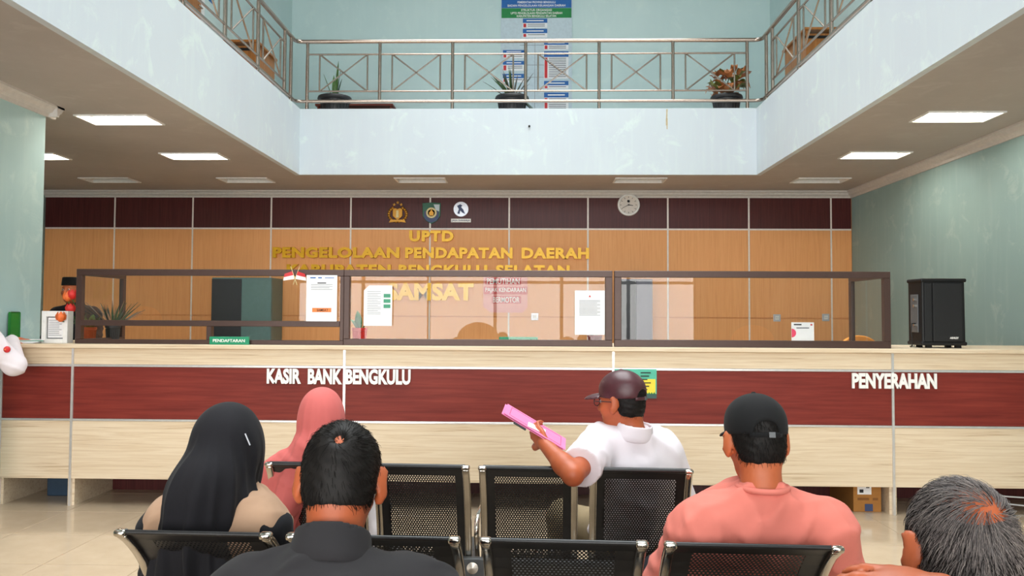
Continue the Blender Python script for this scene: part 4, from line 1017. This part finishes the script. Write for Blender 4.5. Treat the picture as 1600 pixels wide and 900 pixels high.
def wrinkle(seed, amp, fx=28, fz=16):
    r = np.random.RandomState(seed); K = [(r.normal(0, 1, 3)*np.array((fx, fx, fz)), r.uniform(0, 6.28), r.normal(0, 1, 3)*6) for _ in range(5)]
    def fn(x, y, z):
        o = 0
        for w_, ph, m in K: o = o+np.sin(w_[0]*x+w_[1]*y+w_[2]*z+ph+1.5*np.sin(m[0]*x+m[1]*y+m[2]*z))
        return o*amp/5
    return fn
def crease(seed, amp, n=6, freq=58, dirs=None):
    """cloth: narrow raised folds that come and go"""
    r = np.random.RandomState(seed); K = []
    for i in range(n):
        d = r.normal(0, 1, 3)*np.array((1, 1, 1.25)) if dirs is None else np.array(dirs[i % len(dirs)])+r.normal(0, .18, 3)
        K.append((d/np.linalg.norm(d)*freq*r.uniform(.7, 1.35), r.uniform(0, 6.28), r.normal(0, 1, 3)*9, r.normal(0, 1, 3)*11, r.uniform(0, 6.28)))
    def fn(x, y, z):
        o = 0
        for w_, ph, m, e, pe in K:
            a = .5+.5*np.sin(w_[0]*x+w_[1]*y+w_[2]*z+ph+.9*np.sin(m[0]*x+m[1]*y+m[2]*z)); win = np.clip(np.sin(e[0]*x+e[1]*y+e[2]*z+pe), 0, 1); o = o+a**4*win
        return -amp*o
    return fn

SK = dict(tan=skinmat('tan_skin', (190, 102, 62)), brown=skinmat('brown_skin', (178, 90, 52)), fair=skinmat('fair_skin', (208, 142, 104)))
MT['eye'] = plain('eye_white', (226, 220, 214), .2); MT['iris'] = plain('dark_iris', (36, 24, 18), .2)
MT['lips'] = plain('lips', (160, 84, 72), .5); MT['hair'] = plain('black_hair', (20, 16, 14), .6, 0, .3, 60, .25); MT['hair_grey'] = plain('grey_hair', (108, 100, 98), .5, 0, .45, 260)
MT['shoe'] = plain('dark_shoe', (34, 30, 30), .4)

class Person:
    def __init__(s, label, pos, ang, head, hrot, skin, sh=.185, build=1.0, stand=False, hipz=.50, scale=1.0, h=.0075, lean=None):
        s.label = label; s.pos = np.array((pos[0], pos[1], 0.0)); s.B = rot(ang); s.H = np.array(head, float); s.R = rot(*hrot); s.skin = skin; s.w = build; s.h = h; s.S = scale; s.stand = stand
        s.hip = s.pos+np.array((0, 0, hipz)); s.neck = s.H+s.R@np.array((0, -.035, -.09))*scale; s.nb = s.neck+np.array((0, 0, -.055))-s.B[:, 1]*.015
        ax = s.B[:, 0]; s.sh = {k: s.nb+ax*q*sh+np.array((0, 0, -.105)) for k, q in (('L', -1), ('R', 1))}
        L = s.local
        s.kn = {k: L(q*.13, .43, .50) for k, q in (('L', -1), ('R', 1))}; s.an = {k: L(q*.13, .42, .09) for k, q in (('L', -1), ('R', 1))}
        if stand: s.kn = {k: L(q*.09, .02, .50) for k, q in (('L', -1), ('R', 1))}; s.an = {k: L(q*.10, .0, .09) for k, q in (('L', -1), ('R', 1))}
        s.el = {k: s.sh[k]+s.B@np.array((q*.07, .06, -.27)) for k, q in (('L', -1), ('R', 1))}
        s.wr = {k: L(q*.09, .30, .60) for k, q in (('L', -1), ('R', 1))}; s.hd = {k: (s.B@np.array((-q*.4, .8, -.15)), np.array((0, 0, 1.0)), q) for k, q in (('L', -1), ('R', 1))}
        s.curl = {'L': .3, 'R': .3}; s.upv = None
        s.root = empty('person', label, 'person', 'people in the hall', tuple(s.pos)); s.root.location = (0, 0, 0)
    def local(s, x, y, z): return s.pos+s.B@np.array((x, y, 0))+np.array((0, 0, z))
    def bounds(s, pad=.16):
        P = [s.hip, s.H+np.array((0, 0, .1)), s.nb]+[d[k] for d in (s.sh, s.el, s.wr, s.kn, s.an) for k in 'LR']+[s.wr[k]+.12*np.array(s.hd[k][0])/np.linalg.norm(s.hd[k][0]) for k in 'LR']
        P = np.array(P); lo, hi = P.min(0)-pad, P.max(0)+pad; lo[2] = max(lo[2], -.02); return lo, hi
    def torso(s, F, i=0.0, k=.06, delt=True):
        w_, BT, hip, nb = s.w, s.B.T, s.hip, s.nb
        F.ell(hip+np.array((0, 0, .05)), np.array((.165*w_, .125*w_, .12))+i, BT, k); F.ell(lerp(hip, nb, .36), np.array((.155*w_, .118*w_, .16))+i, BT, k)
        F.ell(lerp(hip, nb, .66), np.array((.170*w_, .118*w_, .17))+i, BT, k)
        F.cap(lerp(s.sh['L'], s.sh['R'], .08), lerp(s.sh['L'], s.sh['R'], .92), .062+i, .062+i, k)
        for q in 'LR':
            F.cap(s.nb+np.array((0, 0, -.005)), lerp(s.nb, s.sh[q], .85)+np.array((0, 0, .01)), .026+i, .046+i, k)
            if delt: F.cap(s.sh[q], lerp(s.sh[q], s.el[q], .3), .058+i, .054+i, .05)
    def body(s):
        F = Field(*s.bounds(), s.h); s.torso(F); head_shape(F, s.H, s.R, scale=s.S)
        F.cap(s.H+s.R@np.array((0, -.025, -.05)), s.nb+np.array((0, 0, -.02)), .054, .060, .025)
        for q in 'LR':
            F.cap(s.sh[q], s.el[q], .050, .041, .03); F.cap(s.el[q], lerp(s.el[q], s.wr[q], .35), .040, .041, .02); F.cap(lerp(s.el[q], s.wr[q], .3), s.wr[q], .041, .027, .02)
            d, u, sd = s.hd[q]; hand_shape(F, s.wr[q], d, u, sd, s.curl[q])
            hp = s.hip+s.B@np.array(((-1 if q == 'L' else 1)*.09, 0, .0)); F.cap(hp, s.kn[q], .082, .056, .04); F.cap(s.kn[q], lerp(s.kn[q], s.an[q], .35), .054, .052, .03); F.cap(lerp(s.kn[q], s.an[q], .3), s.an[q], .052, .036, .03)
            F.cap(s.an[q]+np.array((0, 0, -.035)), s.an[q]+s.B@np.array((0, .13, -.055)), .036, .028, .03)
        o = mobj('body', F.mesh('body'), s.skin, s.root)
        ey = MB(); ir = MB()
        for q in (-1, 1):
            c = s.H+s.R@np.array((q*.031, .080, .004))*s.S; ey.ell(c, (.011, .011, .011), 10, 7); f = s.R[:, 1]; ir.ell(c+f*.0075, (.0055, .0055, .0055), 8, 6)
        e = obj('eyes', ey, MT['eye'], s.root, smooth=2); obj('iris', ir, MT['iris'], e, smooth=2)
        return o
    def trousers(s, m, name='trousers'):
        lo, hi = s.bounds(); hi[2] = s.hip[2]+.22; F = Field(lo, hi, .009); i = .014
        F.ell(s.hip+np.array((0, 0, .03)), np.array((.168*s.w, .128*s.w, .12))+i, s.B.T, .05)
        for q in 'LR':
            hp = s.hip+s.B@np.array(((-1 if q == 'L' else 1)*.09, 0, .0)); F.cap(hp, s.kn[q], .086+i, .062+i, .05); F.cap(s.kn[q], s.an[q]+np.array((0, 0, .0)), .060+i, .044+i, .03, end=True)
        F.ripple(wrinkle(3, .006)); mobj(name, F.mesh(name), m, s.root)
        for q in 'LR':
            sh_ = Field(s.an[q]-.2, s.an[q]+.2, .008); a = s.an[q]; sh_.cap(a+np.array((0, 0, -.04)), a+s.B@np.array((0, .15, -.052)), .045, .034, .02); sh_.cap(a+s.B@np.array((0, -.03, -.045)), a+np.array((0, 0, .0)), .042, .042, .02)
            sh_.half(a+np.array((0, 0, -.088)), (0, 0, -1)); mobj('shoe', sh_.mesh('shoe'), MT['shoe'], s.root)
    def top(s, m, name='shirt', sleeve=.62, i=.016, bottom=None, amp=.006, seed=1, collar=0, neck_r=.066, sl_r=.012, h=.0075, drop=.0, fz=16, band=False):
        lo, hi = s.bounds(.18); lo[2] = max(0, s.hip[2]-.12); F = Field(lo, hi, h); s.torso(F, i, delt=sleeve > 0)
        for q in 'LR':
            if sleeve <= 0: continue
            if sleeve <= 1: F.cap(s.sh[q], lerp(s.sh[q], s.el[q], sleeve), .054+i+sl_r*.4, .050+i+sl_r, .03, end=True)
            else:
                F.cap(s.sh[q], s.el[q], .054+i+sl_r*.4, .047+i+sl_r*.6, .03); F.cap(s.el[q], lerp(s.el[q], s.wr[q], sleeve-1), .046+i+sl_r*.6, .034+i+sl_r*.3, .03, end=True)
        F.ripple(wrinkle(seed, amp*.5, fz=fz)); F.ripple(crease(seed, amp)); up = s.neck-s.nb if s.upv is None else np.array(s.upv); up = up/np.linalg.norm(up)
        F.cap(s.nb+up*.129, s.nb+up*.3, .108, .13, .006, 'cut', m=.14)
        o = mobj(name, F.mesh(name), m, s.root)
        if band:
            a = s.nb+up*.022; e1 = np.cross(up, s.B[:, 1]); e1 /= np.linalg.norm(e1); e2 = np.cross(e1, up)
            obj('neckband', MB().tube([a+e1*.068*math.cos(q)+e2*(.072*math.sin(q))-up*.02*max(0, -math.sin(q)) for q in np.linspace(0, 6.283, 33)[:-1]], .0085, 8, closed=True), m, o, smooth=2)
        if collar:
            C = Field(s.nb-.16, s.nb+.2, .005); a = s.nb+up*.006; C.cap(a, a+up*(collar+.0), .082, .074, .004); C.half(a+up*collar, up); C.half(a-up*.02, -up); C.cap(a-up*.1, a+up*.2, .072, .062, .004, 'cut', m=.1)
            C.ell(s.nb+s.B@np.array((0, .095, .03)), (.024, .05, .07), s.B.T, .01, 'cut'); mobj('collar', C.mesh('collar'), m, o)
        return o
    def hair_shell(s, m, front=.045, low=-.045, infl=.007, bald=None, name='hair', amp=.004):
        F = Field(s.H-.2, s.H+.2, .004); head_shape(F, s.H, s.R, infl, face=False, scale=s.S); f = s.R[:, 1]; u = s.R[:, 2]
        F.half(s.H+f*front*s.S+u*.04, f*.9-u*.45, .01); F.half(s.H-f*.05+u*low, -u*.9+f*.25, .01)
        for q in (-1, 1): F.ell(s.H+s.R@np.array((q*.085, .012, -.015))*s.S, (.022, .034, .042), s.R.T, .008, 'cut')
        q_ = F.mesh('roots'); s.roots = np.zeros(len(q_.vertices)*3); q_.vertices.foreach_get('co', s.roots); s.rootn = np.zeros(len(q_.vertices)*3); q_.vertices.foreach_get('normal', s.rootn); bpy.data.meshes.remove(q_)
        s.roots = s.roots.reshape(-1, 3); s.rootn = s.rootn.reshape(-1, 3); s.infl = infl
        if bald is not None: F.cap(bald[0], bald[0], bald[1], bald[1], .02, 'cut')
        F.ripple(wrinkle(5, amp*.5, 120, 120)); return mobj(name, F.mesh(name), m, s.root)
    def strands(s, n, m, whorl, Lh=.03, r=.0008, seed=2, front=.055, low=-.05, lift=.006, thin=None, parent=None, swirl=.5, wr=.0):
        """short hair combed away from the whorl, each strand a thin tapered tube"""
        g = np.random.RandomState(seed); P0, N0 = s.roots, s.rootn; wv = np.array(whorl, float); wv /= np.linalg.norm(wv); wv = s.R@wv; c0 = s.H+s.R@np.array((0, -.008, .02))
        ok = ((P0-c0)*N0).sum(1) > .0; P0, N0 = P0[ok], N0[ok]
        pick = g.randint(0, len(P0), n*3); p = P0[pick]-N0[pick]*(s.infl+.001)+g.normal(0, .0018, (n*3, 3)); d = N0[pick]
        rd = p-c0; rd = rd/np.linalg.norm(rd, axis=1)[:, None]; fr = rd@s.R[:, 1]; up_ = rd@s.R[:, 2]
        kp = (d*rd).sum(1) > .55
        if thin is not None: q = np.arccos(np.clip(rd@wv, -1, 1)); kp &= g.uniform(0, 1, len(d)) < np.clip((q-thin[0])/(thin[1]-thin[0]), thin[2], 1)
        d, p, rd = d[kp][:n], p[kp][:n], rd[kp][:n]; t = rd*(rd@wv)[:, None]-wv; nt_ = np.linalg.norm(t, axis=1)[:, None]; t = t/np.maximum(nt_, .05); t = t+np.cross(rd, t)*swirl*np.exp(-nt_*1.5)+g.normal(0, .18, t.shape)
        t -= d*(t*d).sum(1)[:, None]; t /= np.linalg.norm(t, axis=1)[:, None]; Ls = Lh*g.uniform(.6, 1.25, len(d)); N = len(d); sd = np.cross(d, t); V = []; K = 5
        hh = lift*g.uniform(.6, 1.5, N)
        for k in range(K):
            q = k/(K-1); x = p+t*(Ls*q)[:, None]+d*(hh*math.sin(q*1.9)-(Ls*q)**2/.20)[:, None]; rr = r*(1-.7*q)
            for a in (0, 2.094, 4.189): V.append(x+rr*(math.cos(a)*d+math.sin(a)*sd))
        V = np.stack(V, 1); W = V.reshape(-1, 3); base = (np.arange(N)*K*3)[:, None, None]
        q = np.array([[k*3+a, k*3+(a+1) % 3, k*3+3+(a+1) % 3, k*3+3+a] for k in range(K-1) for a in range(3)])[None]; Fc = (base+q).reshape(-1, 4)
        me = bpy.data.meshes.new('hair_strands'); me.vertices.add(len(W)); me.vertices.foreach_set('co', W.ravel()); me.loops.add(Fc.size); me.loops.foreach_set('vertex_index', Fc.ravel().astype(np.int32)); me.polygons.add(len(Fc)); me.polygons.foreach_set('loop_start', np.arange(0, Fc.size, 4, dtype=np.int32)); me.update(calc_edges=True); me.polygons.foreach_set('use_smooth', np.ones(len(Fc), bool))
        o = mobj('hair_strands', me, m, parent or s.root); o['kind'] = 'stuff'; return o
    def cap_hat(s, m, tilt=0, visor=True, opening=True, height=.002):
        S = s.S; R = s.R @ rot(0, tilt); g = lambda x, y, z: s.H+R@(np.array((x, y, z))*S); F = Field(s.H-.26, s.H+.26, .004)
        F.ell(g(0, -.006, .034), np.array((.086, .106, .096+height))*S, R.T, .02); F.ell(g(0, -.004, .066), np.array((.074, .092, .062+height))*S, R.T, .03); F.half(g(0, 0, .018), -R[:, 2]+R[:, 1]*.04, .006)
        F.ell(g(0, -.006, .018), np.array((.0795, .099, .088))*S, R.T, .006, 'cut')
        if opening: F.ell(g(0, -.115, .024), np.array((.036, .05, .030))*S, R.T, .006, 'cut')
        F.ripple(wrinkle(9, .0015, 40, 40)); o = mobj('cap', F.mesh('cap'), m, s.root)
        if visor:
            Vz = Field(s.H-.26, s.H+.26, .0045); Vz.ell(g(0, .085, .012), np.array((.082, .098, .030))*S, R.T, .01); Vz.ell(g(0, .075, .002), np.array((.090, .115, .030))*S, R.T, .006, 'cut'); Vz.half(g(0, .07, 0), -R[:, 1], .004); mobj('visor', Vz.mesh('visor'), m, o)
        for a in range(6):
            q = a*math.pi/3; pts = []
            for j in range(9):
                th = math.radians(88-j*9.5); pts.append(g(math.cos(th)*.0868*math.sin(q), -.006+math.cos(th)*.107*math.cos(q), .034+math.sin(th)*(.099+height)))
            if not (opening and a == 3): obj('seam', MB().tube(pts, .0014, 5), m, o, smooth=2)
        obj('button', MB().ell(g(0, -.006, .135+height), (.008, .008, .005), 10, 6), m, o, smooth=2)
        if opening:
            st = [g(.044*math.cos(q), -.006-.1015*math.sqrt(max(0, 1-(.044*math.cos(q)/.083)**2)), .016+.002*math.sin(q)) for q in [math.pi*i/10 for i in range(11)]]; st = [g(x, -.006-.103*math.sqrt(1-(x/.083)**2), .014) for x in np.linspace(-.045, .045, 9)]
            k = obj('strap', MB().tube(st, .007, 8, flat=.35), m, o, smooth=2); obj('buckle', MB().obox(g(.012, -.110, .014), R[:, 0]*.009, R[:, 1]*.003, R[:, 2]*.008), MT['grey_steel'], k, bevel=.001)
        return o

# --- woman in black headscarf, middle row left
MT['scarf_black'] = fabric('black_chiffon', (28, 27, 31), .12, .8); MT['black_cloth'] = fabric('black_cotton', (22, 22, 26)); MT['beige_cloth'] = fabric('beige_vest_cotton', (176, 142, 116)); MT['dark_trouser'] = fabric('dark_trouser_cloth', (38, 38, 44))
def folds(c, n, amp, z0, z1, ph=0, back=None):
    def fn(x, y, z):
        a = np.arctan2(x-c[0], -(y-c[1])); w_ = np.clip((z1-z)/(z1-z0), 0, 1); b = a+.35*np.sin(9*(z-z0)+ph)*.3
        r1 = (.5+.5*np.sin(n*b+ph+1.2*np.sin(2.2*b+ph)))**3; r2 = (.5+.5*np.sin(n*1.7*b+2.1*ph+5*(z-z0)))**4; return -amp*w_*(r1+.6*r2-.4)
    return fn
H = onY(357, 697, 2.38)
p = Person('person in black headscarf, beige vest and black sleeves seated in the middle row', (-.93, 2.54), -.12, H, (-.35, -.05, 0), SK['fair'], .15, .92)
p.body(); p.trousers(MT['dark_trouser'], 'skirt_trousers'); p.top(MT['black_cloth'], 'blouse', 1.9, .010, sl_r=.010, seed=4); p.top(MT['beige_cloth'], 'vest', 0, .030, seed=6, amp=.005, neck_r=.07)
F = Field(H-np.array((.34, .34, .52)), H+np.array((.34, .34, .22)), .006)
head_shape(F, p.H, p.R, .018, face=False); F.cap(p.H+np.array((0, -.02, -.03)), p.nb+np.array((0, -.015, .02)), .092, .098, .06)
nb = p.nb
F.cap(nb+np.array((-.0, -.06, .06)), nb+np.array((-.085, -.085, -.25)), .080, .06, .06); F.cap(nb+np.array((-.03, -.07, .02)), nb+np.array((.07, -.080, -.30)), .07, .055, .07); F.cap(nb+np.array((-.02, -.06, .02)), nb+np.array((-.15, -.065, -.24)), .06, .035, .06)
for q in 'LR': F.cap(nb+np.array((0, -.01, .02)), lerp(nb, p.sh[q], .62)+np.array((0, -.005, .02)), .07, .055, .05)
F.cap(nb+np.array((0, .06, 0)), nb+np.array((0, .11, -.22)), .08, .07, .06)
F.ripple(folds(p.nb, 9, .020, p.nb[2]-.28, p.H[2]+.08, .6)); F.ell(p.H+p.R@np.array((0, .105, -.015)), (.052, .06, .078), p.R.T, .012, 'cut')
hj = mobj('headscarf', F.mesh('headscarf'), MT['scarf_black'], p.root)
q = p.H+np.array((.078, -.072, .050)); obj('scarf_pin', MB().tube([q, q+np.array((.014, .004, -.035))], .0022, 6), MT['silver'], hj)

# --- woman in pink headscarf, far row left
MT['scarf_pink'] = fabric('pink_chiffon', (206, 106, 102), .06, .8); MT['white_cloth'] = fabric('white_cotton', (236, 228, 230), .03)
H = onY(503, 652, 3.36)
p = Person('person in pink headscarf seated in the far row before the counter', (-.92, 3.52), .0, H, (-.15, 0, 0), SK['fair'], .145, .88)
p.body(); p.trousers(MT['dark_trouser'], 'skirt_trousers'); p.top(MT['white_cloth'], 'blouse', 1.9, .012, seed=8)
F = Field(H-np.array((.34, .34, .5)), H+np.array((.34, .34, .2)), .006); nb = p.nb
head_shape(F, p.H, p.R, .014, face=False); F.cap(p.H+np.array((0, -.02, -.03)), nb+np.array((0, -.01, .02)), .082, .080, .06)
for q in 'LR': F.cap(nb+np.array((0, -.015, .015)), lerp(nb, p.sh[q], .95)+np.array((0, -.01, .012)), .068, .082, .05)
F.cap(lerp(nb, p.sh['L'], .9), lerp(nb, p.sh['L'], 1.1)+np.array((0, -.04, -.2)), .088, .085, .05); F.cap(nb+np.array((-.02, -.04, 0)), nb+np.array((-.10, -.09, -.2)), .06, .05, .05); F.cap(nb+np.array((0, .05, 0)), nb+np.array((0, .10, -.2)), .08, .07, .06)
F.ripple(folds(nb, 9, .014, nb[2]-.2, p.H[2]+.1, 1.7)); F.ripple(lambda x, y, z: -.004*np.maximum(0,np.sin(70*(z+.5*(x-nb[0]))))*np.clip((p.H[2]-.02-z)/.1, 0, 1)*np.clip((z-nb[2]+.2)/.1, 0, 1)+0*y)
F.ell(p.H+p.R@np.array((0, .105, -.015)), (.052, .06, .078), p.R.T, .012, 'cut'); mobj('headscarf', F.mesh('headscarf'), MT['scarf_pink'], p.root)

# --- man in dark jacket, nearest row
MT['jacket'] = fabric('charcoal_jacket', (42, 40, 42), .1, .8)
H = onY(533, 752, 1.62)
p = Person('person with short black hair in charcoal jacket seated in the nearest row', (-.40, 1.33), .05, H, (.12, -.42, .03), SK['brown'], .165, 1.0, h=.006)
p.nb = p.nb+np.array((0, -.03, -.015)); p.body(); p.trousers(MT['dark_trouser']); p.top(MT['jacket'], 'jacket', 1.95, .02, seed=12, amp=.007, collar=.06, neck_r=.068)
W1 = (.0, -.93, .42)
p.hair_shell(MT['hair'], .05, -.062, .006, bald=(p.H+p.R@(np.array((.0, -.102, .066))), .010)); p.strands(9000, MT['hair'], W1, .032, .0008, 3, low=-.07, thin=(.0, .10, .6), swirl=.8)

# --- man in white shirt and maroon cap, far row right
MT['cap_maroon'] = plain('maroon_leather', (74, 36, 42), .38, 0, .15, 30); MT['khaki'] = fabric('khaki_trouser_cloth', (146, 128, 98)); MT['shirt_white'] = fabric('white_shirt_cotton', (232, 224, 230), .03)
H = onY(972, 628, 3.36)
p = Person('person in maroon cap and white shirt reading a pink folder', (.46, 3.5), .30, H, (.92, -.05, .0), SK['brown'], .195, 1.08, h=.0055)
p.nb = p.H+np.array((.045, -.03, -.140)); p.sh['L'] = np.array(onY(937, 700, 3.34)); p.sh['R'] = np.array(onY(1036, 712, 3.44)); p.neck = lerp(p.nb, p.H, .35); p.upv = (.12, -.1, 1.0)
p.el['L'] = np.array(onY(895, 742, 3.06)); p.wr['L'] = np.array(onY(850, 693, 3.22)); p.hd['L'] = (np.array(onY(838, 676, 3.27))-p.wr['L'], np.array((-.75, -.5, .15)), -1); p.curl['L'] = .75
p.kn['L'] = p.local(-.20, .40, .50); p.an['L'] = p.local(-.22, .38, .09)
p.body(); p.trousers(MT['khaki']); p.top(MT['shirt_white'], 'shirt', .72, .018, seed=15, amp=.008, collar=.05, neck_r=.068, sl_r=.016)
p.hair_shell(MT['hair'], .02, -.06, .005); p.strands(2500, MT['hair'], (0, -.5, .85), .022, .0007, 5, low=-.065); p.cap_hat(MT['cap_maroon'], -.03)
fr = MB(); g = lambda x, y, z: p.H+p.R@np.array((x, y, z))
for q in (-1, 1):
    fr.tube([g(q*.034+.024*math.cos(a), .106, .002+.018*math.sin(a)) for a in np.linspace(0, 6.28, 17)[:-1]], .0016, 6, closed=True); fr.tube([g(q*.058, .106, .006), g(q*.077, .09, .008), g(q*.083, .0, .006), g(q*.084, -.02, -.01)], .0018, 6)
fr.tube([g(-.01, .107, .006), g(0, .112, .009), g(.01, .107, .006)], .0016, 6); gl = obj('eyeglasses', fr, MT['darkink'], p.root, smooth=2)
for q in (-1, 1): obj('lens', MB().add([g(q*.034+.023*math.cos(a), .1062, .002+.017*math.sin(a)) for a in np.linspace(0, 6.28, 17)[:-1]], [tuple(range(16))]), MT['glass'], gl)
# the folder in the raised hand
MT['folder'] = plain('pink_card', (238, 128, 176), .6, 0, .04); MT['folder_in'] = plain('pink_print_line', (196, 72, 120), .6)
A, B_, C_, D_ = (np.array(onY(*q)) for q in ((791, 632, 3.40), (790, 645, 3.24), (881, 704, 3.18), (886, 685, 3.36)))
ux = ((D_-A)+(C_-B_))/2; uy = ((A-B_)+(D_-C_))/2; cen = (A+B_+C_+D_)/4; nrm = np.cross(ux, uy); nrm /= np.linalg.norm(nrm)
t = empty('document_folder', 'pink paper folder held open by the person in the maroon cap', 'folder', None, tuple(cen)); z0 = np.zeros(3)
obj('cover', MB().obox(z0, ux/2, uy/2, nrm*.0016), MT['folder'], t); obj('rear_cover', MB().obox(nrm*-.006-ux*.03, ux/2, uy/2, nrm*.0016), MT['folder'], t)
ln = MB(); 
for k in (-.42, .42): ln.obox(nrm*.002+ux*k, ux*.004, uy*.38, nrm*.0006)
for k in (-.38, .38): ln.obox(nrm*.002+uy*k, ux*.42, uy*.006, nrm*.0006)
obj('printed_frame', ln, MT['folder_in'], t); obj('loose_page', MB().obox(nrm*.004+ux*.02-uy*.18, ux*.14+uy*.1, uy*.2, nrm*.0008), MT['paper'], t); obj('dark_clip', MB().obox(nrm*-.010-ux*.22-uy*.52, ux*.10, uy*.10, nrm*.002), MT['darkink'], t)

# --- man in salmon T-shirt and black cap, middle row right
MT['salmon'] = fabric('salmon_jersey', (226, 128, 114), .06); MT['cap_black'] = fabric('black_cap_cotton', (26, 26, 27), .12)
H = onY(1181, 689, 2.28)
p = Person('person in black cap and salmon T-shirt seated in the middle row', (.63, 2.57), .0, H, (.03, -.12, 0), SK['tan'], .175, 1.05)
for q, sg in (('L', -1), ('R', 1)): p.el[q] = p.sh[q]+np.array((sg*.085, .12, -.25))
p.body(); p.trousers(MT['dark_trouser']); p.top(MT['salmon'], 't_shirt', .85, .016, seed=21, amp=.0065, band=True, neck_r=.066, sl_r=.022)
up = p.neck-p.nb; up /= np.linalg.norm(up)
p.hair_shell(MT['hair'], .0, -.058, .005); p.strands(3500, MT['hair'], (0, -.4, .9), .02, .0007, 6, low=-.065); p.cap_hat(MT['cap_black'], -.06)

# --- grey-haired man, nearest row right
MT['shirt_blue'] = fabric('slate_shirt', (84, 92, 104))
H = onY(1502, 866, 1.33)
p = Person('person with thinning grey hair at the lower right picture corner', (.74, 1.38), .0, H, (-.06, -.30, .09), SK['brown'], .165, 1.0, scale=1.0, h=.0055)
p.el['L'] = np.array((.60, 1.12, .78)); p.wr['L'] = np.array(onY(1474, 926, 1.16)); p.hd['L'] = (np.array(onY(1390, 913, 1.18))-p.wr['L'], np.array((-.05, -.45, .9)), -1); p.curl['L'] = .28
p.body(); p.trousers(MT['dark_trouser']); p.top(MT['shirt_blue'], 'shirt', .8, .016, seed=25, collar=.04)
W2 = (.14, -.86, .50)
p.hair_shell(plain('grey_hair_base', (74, 68, 66), .6, 0, .3, 200), .03, -.06, .003, bald=(p.H+p.R@np.array((-.01, -.070, .102)), .058), amp=.003)
p.strands(8000, MT['hair_grey'], W2, .034, .0007, 9, thin=(.05, .7, .5), swirl=1.2); p.strands(5000, MT['hair'], W2, .032, .0007, 10, thin=(.35, 1.2, .05), swirl=1.2); p.strands(1900, plain('silver_hair', (150, 140, 134), .5), W2, .036, .0006, 11, thin=(.05, .6, .4), swirl=1.2, lift=.007)

# --- person standing at the left end of the counter
p = Person('person in white uniform shirt leaning on the counter at the left picture edge', (-4.16, 5.52), -.25, (-4.14, 5.60, 1.58), (-.3, -.1, 0), SK['tan'], .19, 1.0, stand=True, hipz=.9, h=.007)
p.el['R'] = np.array(onY(22, 570, 5.62)); p.wr['R'] = np.array(onY(16, 536, 5.98)); p.wr['R'][2] = CZ+.035; p.hd['R'] = (np.array((.85, .35, -.05)), np.array((0, 0, 1.0)), 1); p.curl['R'] = .15
p.wr['L'] = p.local(-.28, .08, .95); p.hd['L'] = (np.array((0, .2, -1.0)), np.array((-1.0, 0, 0)), -1)
p.body(); p.trousers(MT['dark_trouser']); s_ = p.top(MT['shirt_white'], 'shirt', 1.85, .018, seed=31, collar=.04, sl_r=.02); p.hair_shell(MT['hair'])
q = onY(11, 546, 5.528); bd_ = obj('sleeve_badge', MB().ell(q, (.022, .024, .024), 16, 10), MT['red'], s_, smooth=2); obj('badge_mark', MB().ell(q-np.array((0, .012, 0)), (.011, .0135, .012), 12, 8), MT['orange'], s_, smooth=2)

# --- member of staff behind the counter
q = onY(113, 452, 7.3)
p = Person('person in black cap standing behind the counter near the red flowers', (q[0], 7.32), 3.0, (q[0], 7.3, q[2]-.01), (3.0, 0, 0), SK['tan'], .185, 1.0, stand=True, hipz=.9, h=.009)
for k, sg in (('L', -1), ('R', 1)): p.wr[k] = p.local(sg*.28, .05, .92); p.hd[k] = (np.array((0, 0, -1.0)), np.array((-sg*1.0, 0, 0))*-1, sg)
p.body(); p.trousers(MT['dark_trouser']); p.top(MT['dark_trouser'], 'jacket', 1.9, .016, seed=33, collar=.04)
F = Field(p.H-.2, p.H+.24, .006); F.cap(p.H+np.array((0, 0, .05)), p.H+np.array((0, 0, .12)), .094, .086, .01); F.half(p.H+np.array((0, 0, .125)), (0, 0, 1), .01); F.half(p.H+np.array((0, 0, .045)), (0, 0, -1)); mobj('cap', F.mesh('cap'), MT['cap_black'], p.root)
